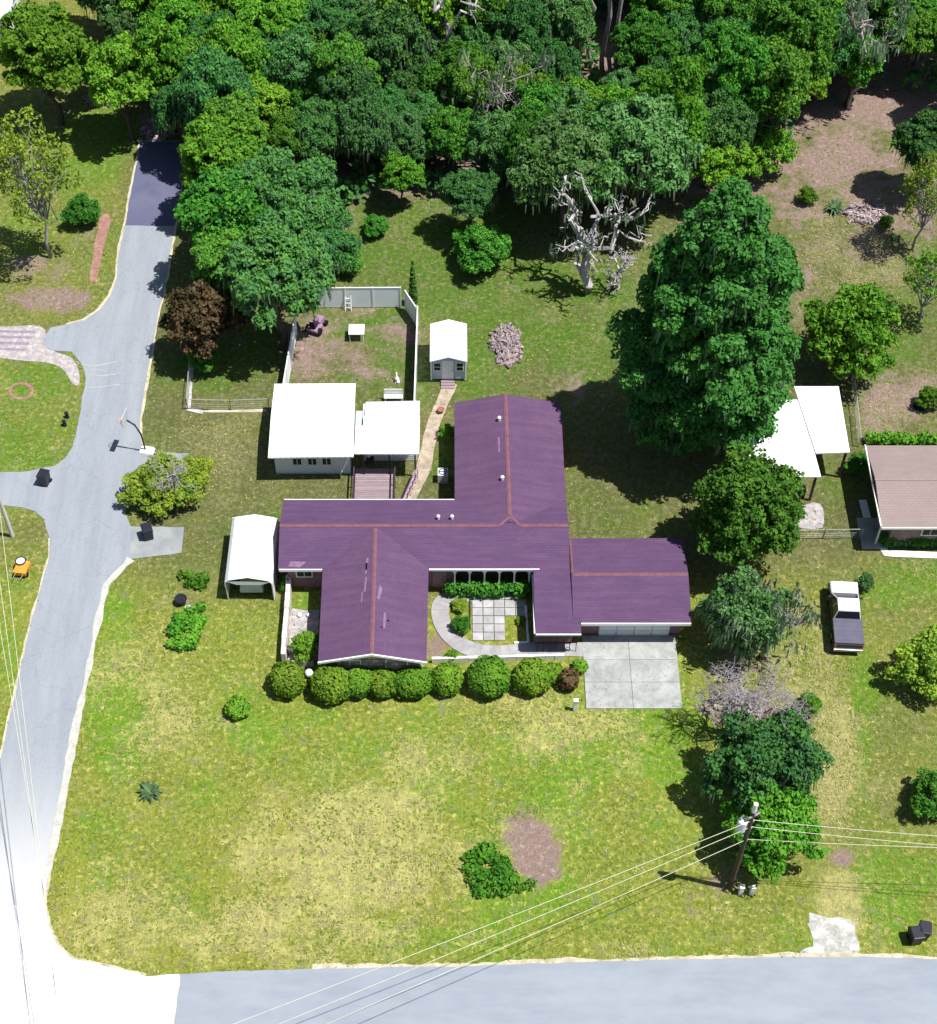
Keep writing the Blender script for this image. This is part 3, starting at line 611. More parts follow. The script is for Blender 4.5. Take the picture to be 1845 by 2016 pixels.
# shed
p = G(883, 720, 0); SL = Vector((-.1, 83.4, 0)); shed = thing('garden_shed', 'narrow white gabled garden shed with windowed front, behind the house', 'shed', SL)
for s in (-1, 1):
    MB().slab([(0, -1.85, 2.55), (1.28 * s, -1.85, 2.15), (1.28 * s, 1.9, 2.15), (0, 1.9, 2.55)][::(-1 if s > 0 else 1)], .07).build('roof', M['white_metal_y'], shed)
MB().prism([(-1.15, .18), (1.15, .18), (1.15, 2.08), (0, 2.44), (-1.15, 2.08)], 1, -1.45, 1.75).build('wall', M['shed_front'], shed)
dr = MB().box((-.05, -1.48, 1.05), (.8, .06, 1.7)).build('door', M['siding'], shed); MB().ball((.25, -1.53, 1.0), .04).build('handle', M['rim'], dr)
for x in (-.78, .78):
    f = MB().box((x, -1.48, 1.35), (.56, .06, .75)).build('window', M['white'], shed); MB().box((x, -1.5, 1.35), (.44, .05, .62)).build('pane', M['glass'], f); MB().box((x, -1.53, 1.35), (.46, .02, .04)).build('muntin', M['white'], f)
for k in range(3): MB().box((-.05, -1.66 - k * .24, .16 - k * .05), (.95, .23, .06)).build('step', M['wood_grey'], shed)
for s in (-1, 1): MB().box((1.2 * s, -1.49, 1.1), (.1, .08, 1.9)).build('corner_board', M['white'], shed)

# canopy carport by the street
CL = Vector((-12.5, 64.9, 0)); cp = thing('carport_tent', 'white canvas carport tent beside the west end of the purple roof', 'carport', CL, R(-1))
mb = MB(); prof = [(-1.5, 1.35), (-1.48, 1.75), (-1.25, 2.02), (0, 2.3), (1.25, 2.02), (1.48, 1.75), (1.5, 1.35)]
for (x0, z0), (x1, z1) in zip(prof[:-1], prof[1:]):
    mb.add([(x0, -2.55, z0), (x1, -2.55, z1), (x1, 2.65, z1), (x0, 2.65, z0), (x0 * .97, -2.55, z0 - .03), (x1 * .97, -2.55, z1 - .03), (x1 * .97, 2.65, z1 - .03), (x0 * .97, 2.65, z0 - .03)], [(0, 1, 2, 3), (7, 6, 5, 4), (0, 4, 5, 1), (3, 2, 6, 7)])
mb.build('canopy', M['white'], cp)
for x in (-1.46, 1.46):
    MB().box((x, .05, .68), (.03, 5.1, 1.34)).build('side_sheet', M['white'], cp)
    for y in (-2.45, 0, 2.55): MB().cyl((x * .98, y, 0), .035, 1.8, 8).build('leg', M['galv'], cp)
MB().box((0, 2.6, 1.0), (2.9, .04, 2.0)).build('end_sheet', M['white'], cp)
MB().add([(-1.4, -2.56, 1.9), (1.4, -2.56, 1.9), (.75, -2.56, 1.6), (-.75, -2.56, 1.6), (-1.4, -2.53, 1.9), (1.4, -2.53, 1.9), (.75, -2.53, 1.6), (-.75, -2.53, 1.6)], [(0, 1, 2, 3), (7, 6, 5, 4), (0, 3, 7, 4), (3, 2, 6, 7), (2, 1, 5, 6)]).build('valance', M['white'], cp)
bt = thing('covered_trailer', 'low pale trailer parked inside the white carport tent', 'trailer', (CL.x, CL.y - .3, 0))
MB().box((0, 0, .75), (1.5, 3.8, .75), 0, .9).build('body', M['grey_metal'], bt, .06)
for x in (-.8, .8): MB().tube([(x - .09, -.2, .3), (x + .09, -.2, .3)], .3, 12).build('wheel', M['tyre'], bt)

# right metal carport
RL = Vector((23.5, 74, 0)); mc = thing('metal_carport', 'open-sided carport with stepped white metal roof, half under the big cedar', 'carport', RL)
def rc(p): return (p[0] - RL.x, p[1] - RL.y, p[2])
MB().slab([rc(q) for q in ((23.92, 72.65, 2.5), (26.15, 72.75, 2.5), (26.2, 78.75, 2.55), (23.2, 78.75, 2.55))], .09).build('roof', M['white_metal_y'], mc)
MB().slab([rc(q) for q in ((18.9, 70.7, 2.38), (24.03, 70.7, 2.38), (23.5, 77.6, 2.46), (18.9, 77.4, 2.46))], .09).build('roof', M['white_metal'], mc)
for (x, y) in ((23.75, 70.85), (19.1, 70.85), (25.95, 72.9), (24.1, 72.9), (25.9, 78.4), (23.6, 78.4), (19.1, 77.1)): MB().box(rc((x, y, 1.16)), (.14, .14, 2.3)).build('post', M['post_brown'], mc)
sb = thing('storage_crate', 'dark storage box standing under the carport roof', 'box', (23.0, 71.2, 0)); MB().box((0, 0, .35), (.8, .5, .7)).build('body', M['dark'], sb, .02); MB().box((0, 0, .73), (.86, .56, .06)).build('lid', M['bin_lid'], sb, .01)

# neighbour house
NL = Vector((31.5, 69.8, 0)); nb = thing('neighbour_house', 'neighbouring house with flat tan shingle roof at the right edge', 'house', NL)
def nn(p): return (p[0] - NL.x, p[1] - NL.y, p[2])
r_n = MB().slab([nn(q) for q in ((27.25, 66.3, 2.5), (40, 66.3, 2.5), (40, 69.9, 2.95), (27.3, 69.9, 2.95))], .14).slab([nn(q) for q in ((27.3, 69.9, 2.95), (40, 69.9, 2.95), (40, 73.35, 2.5), (27.25, 73.35, 2.5))], .14).build('roof', M['tan_roof'], nb)
MB().box(nn((33.6, 69.9, 2.965)), (12.7, .16, .02)).build('ridge_cap', M['tan_roof'], r_n)
MB().slab([nn((32.0, 71.9, 2.75)), nn((32.6, 71.9, 2.75)), nn((32.6, 72.4, 2.75)), nn((32.0, 72.4, 2.75))], .3).build('roof_vent', M['mauve'], r_n)
MB().box(nn((34, 69.85, 1.2)), (11.6, 6.0, 2.38)).build('wall', M['pinkwall'], nb)
MB().box(nn((33.6, 66.25, 2.42)), (12.7, .08, .16)).build('fascia', M['white'], nb); MB().box(nn((27.2, 69.8, 2.55)), (.08, 7.0, .14)).build('fascia', M['white'], nb)
window(nb, NL, 30.2, 31.2, 66.83, 1.2, 2.05); window(nb, NL, 34.2, 35.4, 66.83, 1.2, 2.05)
MB().slab([nn((26.6, 66.6, .12)), nn((28.2, 66.6, .12)), nn((28.2, 69.2, .12)), nn((26.6, 69.2, .12))], .1).build('porch_slab', M['concrete'], nb)
MB().box(nn((27.5, 67.0, 1.2)), (.1, .1, 2.3)).build('porch_post', M['white'], nb)

# far-left house corner
fh = thing('distant_house', 'corner of a pale blue metal roof in the top left corner', 'house', tuple(G(-30, 60, 0)))
MB().slab([(-8, -3.2, 2.6), (3.2, -3.2, 2.6), (3.2, .8, 3.4), (-8, .8, 3.4)], .12).slab([(-8, .8, 3.4), (3.2, .8, 3.4), (3.2, 4.5, 2.6), (-8, 4.5, 2.6)], .12).build('roof', M['old_metal'], fh)
MB().box((-2.6, .6, 1.25), (10, 6.6, 2.5)).build('wall', M['siding'], fh)

# ------------------------------------------------------------------ courtyard, drive slab
dv = thing('driveway_slab', 'square pale concrete parking slab in front of the garage', 'driveway', (11.1, 57, 0))
xs = [8.2, 11.05, 14.0]; ys = [54.05, 56.0, 57.7, 59.6]
for i in range(2):
    for j in range(3):
        MB().box(((xs[i] + xs[i + 1]) / 2 - 11.1, (ys[j] + ys[j + 1]) / 2 - 57, .02), (xs[i + 1] - xs[i] - .018, ys[j + 1] - ys[j] - .018, .12 + .004 * ((i + j) % 2))).build('slab', M['concrete'], dv, .01)
ct = thing('courtyard_patio', 'courtyard patio of pale square paving slabs between the house wings', 'patio', tuple(G(985, 1215)))
cl = G(985, 1215); p0, p1 = G(930, 1262), G(1035, 1166)
nxp, nyp = 5, 6
for i in range(nxp):
    for j in range(nyp):
        dx, dy = (p1.x - p0.x) / nxp, (p1.y - p0.y) / nyp
        if i >= 3 and j < 3: continue
        MB().box((p0.x + (i + .5) * dx - cl.x, p0.y + (j + .5) * dy - cl.y, .03 + rr.uniform(-.006, .006)), (dx - .05, dy - .05, .09)).build('paver', M['paver'], ct, .008)
def curve(pts, n):
    P_ = [Vector(p) for p in pts]; out = []
    for i in range(len(P_) - 1):
        a, b, c, d = P_[max(i - 1, 0)], P_[i], P_[i + 1], P_[min(i + 2, len(P_) - 1)]
        for k in range(n):
            t = k / n; out.append(.5 * ((2 * b) + (c - a) * t + (2 * a - 5 * b + 4 * c - d) * t * t + (3 * b - a - 3 * c + d) * t ** 3))
    out.append(P_[-1]); return out
wk = thing('curved_walk', 'pale concrete walk curving round the courtyard to the driveway', 'walkway', tuple(G(880, 1220))); wl = G(880, 1220)
cv = curve([G(930, 1172), G(892, 1174), (G(868, 1192)), G(870, 1225), G(892, 1258), G(930, 1280), G(985, 1286), G(1040, 1280), G(1095, 1278), G(1148, 1280)], 3)
for i in range(len(cv) - 1):
    a, b = cv[i], cv[i + 1]; d0 = (cv[min(i + 1, len(cv) - 1)] - cv[max(i - 1, 0)]).normalized(); d1 = (cv[min(i + 2, len(cv) - 1)] - cv[i]).normalized()
    n0 = Vector((-d0.y, d0.x, 0)) * .55; n1 = Vector((-d1.y, d1.x, 0)) * .55; g = (b - a).normalized() * (.008 if i % 3 == 0 else .0015)
    Z = Vector((0, 0, .07)) - wl
    MB().slab([a - n0 + g + Z, b - n1 - g + Z, b + n1 - g + Z, a + n0 + g + Z], .1).build('slab', M['walk'], wk)
def edging(label, px, h=.25, wdt=.12, m='white', name='garden_edging', z=0, cat='edging', step=.55):
    a0 = G(*px[0]); t = thing(name, label, cat, tuple(a0))
    pts = [G(*q) for q in px]
    for a, b in zip(pts[:-1], pts[1:]):
        n = max(1, int((b - a).length / step)); ang = math.atan2((b - a).y, (b - a).x)
        for k in range(n):
            c = a.lerp(b, (k + .5) / n) - a0; MB().box((c.x, c.y, h / 2 + rr.uniform(-.012, .012)), ((b - a).length / n - .015, wdt + rr.uniform(-.03, .03), h), ang).build('block', M[m], t, .012)
    return t
edging('low white kerb round the small bed at the right of the courtyard patio', [(1035, 1195), (1040, 1266), (1012, 1268)], .18, .13)
edging('white garden wall of pale blocks behind the round clipped bushes', [(850, 1304), (960, 1301), (1110, 1297)], .45, .16)
edging('low garden wall of white and tan blocks along the west side garden', [(571, 1150), (568, 1200), (563, 1260), (560, 1306)], .95, .30, 'block', 'garden_wall', cat='wall')
edging('short pale block wall closing the front of the west side garden', [(566, 1312), (618, 1311)], .5, .14, 'block', 'garden_wall', cat='wall')
edging('dark timber edging strip at the left of the courtyard paving', [(925, 1172), (926, 1240)], .1, .08, 'post_brown')
edging('white kerb crossing the narrow west garden', [(567, 1283), (588, 1280)], .3, .2)
for (x, y, lab) in ((582, 1258, 'white stone ball on gravel, southernmost in the west side garden'), (590, 1210, 'white stone ball beside the grass in the west side garden'), (608, 1210, 'white stone ball nearest the house wall in the west side garden')):
    p = G(x, y, .15); o = MB().ball((0, 0, .12), .16, 10, 7, .8).build('garden_stone', M['white'], None, 0, True, tuple(p - Vector((0, 0, .15)))); tag(o, lab, 'stone')
sheet('side_garden_gravel', [(572, 1200), (628, 1200), (628, 1300), (566, 1300)], .016, M['gravel'], .1, seed=23)
lamp = thing('globe_lamp', 'white globe lamp on dark post between the first two round bushes', 'lamp', tuple(G(612, 1352)))
MB().cyl((0, 0, 0), .05, 1.25, 8).build('post', M['black_iron'], lamp); MB().ball((0, 0, 1.42), .26, 14, 9).build('globe', M['white'], lamp, smooth=True); MB().cyl((0, 0, 1.14), .12, .06, 10).build('collar', M['black_iron'], lamp)
vp = thing('white_marker_post', 'white marker post on the grass left of the driveway slab', 'post', tuple(G(1132, 1398)))
MB().box((0, 0, .5), (.24, .2, 1.0)).build('post', M['white'], vp, .015); MB().box((0, 0, 1.03), (.3, .26, .06)).build('cap', M['white'], vp, .01)

# ------------------------------------------------------------------ fences
def fence(name, label, a, b, n, h, m, capm, rail=True, cat='fence'):
    a, b = Vector(a), Vector(b); t = thing(name, label, cat, tuple(a)); ang = math.atan2((b - a).y, (b - a).x); l = (b - a).length / n
    for k in range(n):
        c = (b - a) * ((k + .5) / n); MB().box((c.x, c.y, h / 2 + .02), (l - .1, .04, h - .06), ang).build('panel', M[m], t)
        MB().box((c.x, c.y, h + .005), (l - .1, .08, .06), ang).build('rail', M[capm], t)
    for k in range(n + 1):
        c = (b - a) * (k / n); MB().box((c.x, c.y, h / 2 + .03), (.1, .1, h + .06), ang).build('post', M[capm], t)
    return t
fence('yard_fence', 'white panel fence of three wide panels across the back of the yard', (-9.55, 89.4, 0), (-3.55, 89.45, 0), 3, 1.8, 'fence', 'fence_white')
fence('yard_fence', 'short angled white fence panel at the back right corner of the yard', (-3.2, 89.2, 0), (-2.45, 87.6, 0), 1, 1.7, 'fence', 'fence_white')
fence('yard_fence', 'white fence running along the left side of the yard from the workshop', (-11.4, 79.4, 0), (-10.95, 86.6, 0), 4, 1.75, 'fence', 'fence_white')
fence('yard_fence', 'long white fence along the right side of the yard, next to the shed', (-2.42, 78.0, 0), (-2.3, 87.5, 0), 5, 1.75, 'fence', 'fence_white')
def lowfence(label, px, h=.95, step=2.2, curb=None):
    a0 = G(*px[0]); t = thing('wire_fence', label, 'fence', tuple(a0)); pts = [G(*q) for q in px]; k0 = 0
    ml = MB()
    for a, b in zip(pts[:-1], pts[1:]):
        n = max(1, int((b - a).length / step))
        for k in range(n + 1):
            c = a.lerp(b, k / n) - a0; MB().cyl((c.x, c.y, 0), .035, h + .05, 6).build('post', M['galv'], t)
        MB().tube([a - a0 + Vector((0, 0, h)), b - a0 + Vector((0, 0, h))], .025, 5).build('top_rail', M['galv'], t)
        for zz in (.15, .35, .55, .75): ml.tube([a - a0 + Vector((0, 0, zz)), b - a0 + Vector((0, 0, zz))], .008, 3)
        nn_ = int((b - a).length / .25)
        for k in range(nn_):
            c = a.lerp(b, (k + .5) / nn_) - a0; ml.tube([c, c + Vector((0, 0, h))], .006, 3)
    ml.build('wire_mesh', M['galv'], t)['kind'] = 'stuff'
    return t
lowfence('low wire fence with pale rail around the grass left of the yard', [(377, 722), (370, 806), (455, 808), (530, 805)])
ribbon('fence_kerb', [(378, 715), (371, 806), (400, 812)], .03, .12, .2, M['gravel_white'], seed=31)
ribbon('fence_kerb', [(400, 810), (525, 808)], .022, .08, .2, M['sand'], seed=32)
lowfence('low wire fence between the round tree and the tan-roofed house', [(1548, 1062), (1620, 1061), (1695, 1060)], .9)
lowfence('thin wire fence running back beside the right carport', [(1690, 880), (1682, 800), (1676, 750)], .9)
ladder = thing('ladder', 'white ladder leaning on the back yard fence', 'ladder', tuple(G(686, 612)))
lb = MB()
for s in (-1, 1): lb.tube([(.22 * s, -.05, 0), (.2 * s, .55, 1.75)], .035, 5)
lb.build('side_rail', M['white'], ladder)
for k in range(5): MB().tube([(-.22, .03 + k * .115, .25 + k * .33), (.22, .03 + k * .115, .25 + k * .33)], .025, 5).build('rung', M['white'], ladder)
tb = thing('yard_table', 'white square table on the bare grass of the fenced yard', 'table', tuple(G(703, 664)))
MB().box((0, 0, .72), (1.12, 1.05, .06)).build('tabletop', M['white'], tb, .015)
for x in (-.48, .48):
    for y in (-.44, .44): MB().cyl((x, y, 0), .035, .69, 6).build('leg', M['white'], tb)
mw = thing('riding_mower', 'mauve riding mower with dark wheels in the yard corner', 'mower', tuple(G(626, 645)), R(-25))
MB().box((0, .25, .5), (.62, .8, .4), 0, .85).build('hood', M['mauve'], mw, .05); MB().box((0, -.45, .38), (.9, .9, .22)).build('deck', M['mauve'], mw, .04)
MB().box((0, -.5, .62), (.46, .46, .14)).box((0, -.75, .85), (.46, .1, .42)).build('seat', M['dark'], mw, .03); MB().ring((0, -.12, .86), .17, .02).build('steering_wheel', M['black_iron'], mw)
for (x, y, r) in ((-.42, .5, .2), (.42, .5, .2), (-.48, -.6, .28), (.48, -.6, .28)): MB().tube([(x - .09, y, r), (x + .09, y, r)], r, 12).build('wheel', M['tyre'], mw)
dg = thing('garden_statue', 'white heron-like garden statue near the right yard fence', 'statue', tuple(G(782, 752)))
dg.scale = (.62, .62, .62); MB().ball((0, 0, .45), .26, 10, 7, 1.1).ball((.12, -.22, .2), .2).build('body', M['white'], dg, smooth=True); MB().tube([(0, .1, .6), (-.05, .3, .85), (-.08, .4, 1.05)], [.12, .08, .09], 8).build('neck', M['white'], dg, smooth=True); MB().box((0, 0, .06), (.5, .6, .12)).build('plinth', M['block'], dg)
bn = thing('white_bench', 'white bench behind the grey strip of workshop roof', 'bench', tuple(G(775, 790)))
MB().box((0, 0, .45), (1.3, .4, .06)).build('seat', M['white'], bn, .01); MB().box((0, .2, .75), (1.3, .05, .4)).build('backrest', M['white'], bn, .01)
for x in (-.55, .55): MB().box((x, 0, .21), (.08, .36, .42)).build('leg', M['white'], bn)

# ------------------------------------------------------------------ vehicles and street things
tr = thing('pickup_truck', 'white pickup truck with grey ribbed bed cover parked on the grass', 'pickup truck', tuple(G(1660, 1225)), R(-3.5))
prof = [(-2.5, .42), (-2.48, .98), (-2.42, 1.02), (1.15, 1.04), (1.3, 1.06), (2.2, .98), (2.42, .88), (2.5, .62), (2.48, .4)]
arch = lambda c: [(c + .42, .4), (c + .36, .62), (c + .18, .76), (c, .8), (c - .18, .76), (c - .36, .62), (c - .42, .4)]
body = MB(); body.prism(prof + arch(1.6) + arch(-1.45), 0, -.9, .9); body.build('body', M['truck_body'], tr, .03)
MB().box((0, 1.92, 1.05), (1.74, 1.02, .09), 0, .9).build('hood', M['truck'], tr, .02)
MB().add([(-.84, -.55, 1.03), (.84, -.55, 1.03), (.84, 1.5, 1.05), (-.84, 1.5, 1.05), (-.68, -.42, 1.66), (.68, -.42, 1.66), (.68, .58, 1.66), (-.68, .58, 1.66)], [(0, 1, 5, 4), (1, 2, 6, 5), (2, 3, 7, 6), (3, 0, 4, 7), (4, 5, 6, 7)]).build('cab', M['truck'], tr, .03)
MB().box((0, .08, 1.69), (1.34, .98, .06)).build('cab_roof', M['truck'], tr, .025)
def qpane(name, q, off):
    q = [Vector(p) for p in q]; n = (q[1] - q[0]).cross(q[2] - q[0]).normalized(); c = sum(q, Vector()) / 4; n = n if n.dot(c - Vector((0, .3, 1.2))) > 0 else -n
    q = [p + (c - p) * .07 + n * off for p in q]; MB().add(q + [p - n * .012 for p in q], [(0, 1, 2, 3), (7, 6, 5, 4), (0, 4, 5, 1), (1, 5, 6, 2), (2, 6, 7, 3), (3, 7, 4, 0)]).build(name, M['glass'], tr)
qpane('windshield', [(-.84, 1.5, 1.05), (.84, 1.5, 1.05), (.68, .58, 1.66), (-.68, .58, 1.66)], .02); qpane('rear_window', [(-.84, -.55, 1.03), (.84, -.55, 1.03), (.68, -.42, 1.66), (-.68, -.42, 1.66)], .02)
for s in (-1, 1):
    qpane('side_window', [(.84 * s, .42, 1.04), (.84 * s, 1.42, 1.05), (.68 * s, .56, 1.64), (.68 * s, .2, 1.64)], .015); qpane('side_window', [(.84 * s, -.5, 1.04), (.84 * s, .38, 1.05), (.68 * s, .16, 1.64), (.68 * s, -.4, 1.64)], .015)
    MB().box((.98 * s, 1.05, 1.14), (.16, .1, .16)).build('mirror', M['truck_dark'], tr, .02); MB().box((.7 * s, 2.49, .72), (.3, .06, .16)).build('headlight', M['ceramic'], tr, .015); MB().box((.83 * s, -2.5, .8), (.12, .05, .32)).build('taillight', M['red'], tr, .01)
    MB().box((.905 * s, .45, .62), (.02, 1.9, .1)).build('side_trim', M['truck_dark'], tr); MB().box((.9 * s, .9, .86), (.03, .16, .04)).build('handle', M['truck_dark'], tr)
    for y in (1.6, -1.45):
        wv = MB().tube([(.66 * s, y, .37), (.91 * s, y, .37)], .37, 18).build('wheel', M['tyre'], tr); MB().tube([(.9 * s, y, .37), (.925 * s, y, .37)], .22, 12).build('rim', M['rim'], wv)
MB().box((0, -1.5, 1.045), (1.8, 1.9, .06)).build('bed_cover', M['tonneau'], tr, .015)
for k in range(5): MB().box((0, -.78 - k * .36, 1.075), (1.7, .05, .02)).build('cover_rib', M['tonneau'], tr)
MB().box((0, -2.56, .52), (1.8, .16, .2)).build('bumper', M['rim'], tr, .03); MB().box((0, 2.54, .5), (1.76, .14, .24)).build('bumper', M['truck_dark'], tr, .03); MB().box((0, -2.5, .8), (1.5, .05, .36)).build('tailgate', M['truck_dark'], tr, .01); MB().box((0, 2.5, .74), (1.0, .05, .18)).build('grille', M['truck_dark'], tr)

def bin_proto(label, loc, rz):
    t = thing('wheelie_bin', label, 'bin', loc, rz, 'wheelie bins put out by the road')
    MB().box((0, 0, .48), (.5, .56, .86), 0, 1.18).build('body', M['bin'], t, .02); l = MB().box((0, .02, .95), (.64, .74, .08), 0, .9).build('lid', M['bin_lid'], t, .02)
    MB().tube([(-.26, .4, .9), (.26, .4, .9)], .025, 6).build('handle', M['bin'], l)
    for s in (-1, 1): MB().tube([(.24 * s, .26, .12), (.3 * s, .26, .12)], .12, 10).build('wheel', M['tyre'], t)
    return t
b0 = bin_proto('black bin beside the bushy tree on the east driveway stub', tuple(G(293, 1058)), R(20)); b0.scale = (1.1, 1.1, 1)
for lab, q, rz in (('black bin at the mouth of the west driveway', (90, 952), R(-15)), ('black bin at lower right, left one of the pair', (1799, 1852), R(8)), ('black bin at lower right, right one of the pair', (1814, 1842), R(-12))):
    c = copy_tree(b0); c['label'] = lab; c.location = G(*q); c.rotation_euler = (0, 0, rz)
bk = thing('basketball_hoop', 'portable basketball hoop with white base, leaning over the street edge', 'basketball hoop', tuple(G(287, 889)), R(78))
MB().box((0, -.1, .12), (.75, 1.0, .22), 0, .85).build('base', M['white'], bk, .04); MB().tube([(0, 0, .2), (0, .05, 1.6), (0, .35, 2.4), (0, .85, 2.75)], .06, 8).build('pole', M['black_iron'], bk, smooth=True)
MB().box((0, .95, 2.95), (1.1, .04, .75)).build('backboard', M['grey_metal'], bk); rm = MB().ring((0, 1.22, 2.72), .23, .018).build('rim', M['orange'], bk)
nt_ = MB()
for k in range(10):
    a = k * .628; nt_.tube([(.22 * math.cos(a), 1.22 + .22 * math.sin(a), 2.7), (.13 * math.cos(a + .3), 1.22 + .13 * math.sin(a + .3), 2.3)], .008, 3)
nt_.build('net', M['white'], rm)
yc = thing('garden_cart', 'orange garden cart with grey tub on the left verge', 'cart', tuple(G(46, 1128)), R(-8))
MB().box((0, -.15, .42), (.72, .62, .36), 0, 1.12).build('tray', M['orange'], yc, .03); MB().box((.2, .42, .3), (.32, .5, .3)).build('frame', M['orange'], yc, .02); MB().cyl((-.15, .42, .06), .26, .62, 14, .32).build('tub', M['grey_metal'], yc); MB().ring((-.15, .42, .68), .32, .04).build('tub_rim', M['dark'], yc)
for s in (-1, 1): MB().tube([(.32 * s, -.2, .16), (.4 * s, -.2, .16)], .16, 12).build('wheel', M['tyre'], yc)
MB().tube([(-.25, -.45, .5), (-.25, -.95, .62), (.25, -.95, .62), (.25, -.45, .5)], .02, 6).build('handle', M['galv'], yc)

# utility poles and wires
pb_ = G(1437, 1748); up = thing('utility_pole', 'wooden utility pole with grey transformer in front of the bright bush', 'utility pole', tuple(pb_))
MB().tube([(0, 0, 0), (.0, .0, 9.0)], [.16, .11], 12).build('shaft', M['pole'], up); MB().cyl((0, 0, 8.3), .125, .75, 10).build('sunlit_top', M['white'], up)  # white sleeve paints the sunlit upper end of the wooden shaft
tf = MB().cyl((-.42, -.02, 6.55), .26, .85, 14).build('transformer', M['steel'], up); MB().ball((-.42, -.02, 7.4), .26, 14, 6, .4).build('lid', M['steel'], tf); MB().box((-.2, 0, 7.0), (.3, .1, .5)).build('bracket', M['galv'], tf)
for k in (-1, 1): MB().cyl((-.42 + .12 * k, -.02, 7.4), .04, .28, 8).build('bushing', M['ceramic'], tf)
MB().box((.1, 0, 7.9), (.7, .1, .1), .5).build('crossarm', M['wood_grey'], up)
for (x, z_) in ((.12, 7.3), (.12, 6.6), (.1, 5.3)): MB().cyl((x, 0, z_), .06, .16, 8).build('insulator', M['ceramic'], up)
wp = G(25, 1056); up2 = thing('utility_pole', 'pale concrete utility pole at the left picture edge', 'utility pole', tuple(wp))
MB().tube([(0, 0, 0), (0, 0, 8.6)], [.14, .1], 10).build('shaft', M['pole_pale'], up2); MB().box((0, 0, 8.1), (1.5, .1, .1), .25).build('crossarm', M['pole_pale'], up2)
for k in (-1, 0, 1): MB().cyl((.65 * k * math.cos(.25), .65 * k * math.sin(.25), 8.15), .05, .15, 8).build('insulator', M['ceramic'], up2)
def wire(label, a, b, sag, r=.017, group='overhead wires'):
    a, b = Vector(a), Vector(b); t = MB(); pts = []
    for k in range(25):
        s = k / 24; p = a.lerp(b, s); p.z -= sag * 4 * s * (1 - s); pts.append(p - a)
    o = t.tube(pts, r, 5).build('overhead_wire', M['wire'], None, 0, False, tuple(a)); return tag(o, label, 'wire', group)
def ext(a, px, z, k=2.2): b = G(*px, z); return a + (b - a) * k
P1, P2, P3 = pb_ + Vector((.12, 0, 7.45)), pb_ + Vector((.12, 0, 6.75)), pb_ + Vector((.1, 0, 5.45))
for Pn, (nm, e) in zip((P1, P2, P3), (('top', (1845, 1641)), ('middle', (1845, 1659)), ('bottom', (1845, 1664)))):
    wire(f'{nm} wire running from the wooden pole to the right edge', Pn, ext(Pn, e, Pn.z - .15, 2.0), .25)
for Pn, (nm, e) in zip((P1, P2, P3), (('top', (450, 2016)), ('middle', (540, 2016)), ('bottom', (635, 2016)))):
    wire(f'{nm} wire running from the wooden pole across the lawn to the road', Pn, ext(Pn, e, Pn.z - .2, 1.5), .25)
for k, (nm, e) in enumerate((('left', (42, 1500)), ('middle', (60, 1600)), ('right', (78, 1690)))):
    Pa = wp + Vector((.65 * (k - 1), .15 * (k - 1), 8.3)); wire(f'{nm} one of the wires over the street on the left edge', Pa, ext(Pa, e, 7.2, 1.9), .3)
for x, lab in ((1457, 'white utility pedestal nearest the wooden pole'), (1479, 'white utility pedestal farther from the wooden pole')):
    t = thing('utility_pedestal', lab, 'utility box', tuple(G(x, 1760)), .1); MB().box((0, 0, .4), (.24, .22, .8)).build('cabinet', M['white'], t, .02); MB().box((0, 0, .83), (.28, .26, .08)).build('lid', M['white'], t, .02)
for q, lab in (((128, 838), 'small dark garden ornament, lower one on the left lawn'), ((133, 822), 'small dark garden ornament, upper one on the left lawn')):
    t = thing('garden_ornament', lab, 'ornament', tuple(G(*q))); MB().cyl((0, 0, 0), .16, .3, 8, .1).build('base', M['dark'], t); MB().ball((0, 0, .4), .15).build('top', M['dark'], t)
t = thing('kettle_pot', 'black pot standing in the plant bed left of the carport tent', 'pot', tuple(G(358, 1188))); MB().cyl((0, 0, 0), .26, .5, 12, .36).build('body', M['bin'], t); MB().ring((0, 0, .5), .36, .04).build('rim', M['bin'], t)
t = thing('white_pot', 'pale bucket in the plant bed left of the carport tent', 'pot', tuple(G(372, 1204))); MB().cyl((0, 0, 0), .16, .36, 12, .2).build('body', M['grey_metal'], t); MB().ring((0, 0, .36), .2, .02).build('rim', M['white'], t)
t = thing('flower_pot', 'clay flower pot tipped beside the path in the side yard', 'pot', tuple(G(868, 812))); MB().cyl((0, 0, 0), .16, .3, 12, .22).build('body', M['pot'], t); MB().ring((0, 0, .3), .22, .03).build('rim', M['pot'], t)
t = thing('wall_unit', 'grey air conditioner unit against the rear wing of the house', 'air conditioner', tuple(G(872, 945))); MB().box((0, 0, .4), (.7, .7, .8)).build('case', M['grey_metal'], t, .02); MB().ring((0, 0, .81), .26, .03).build('fan_guard', M['black_iron'], t); MB().box((0, 0, .82), (.5, .04, .02)).build('fan_blade', M['black_iron'], t)

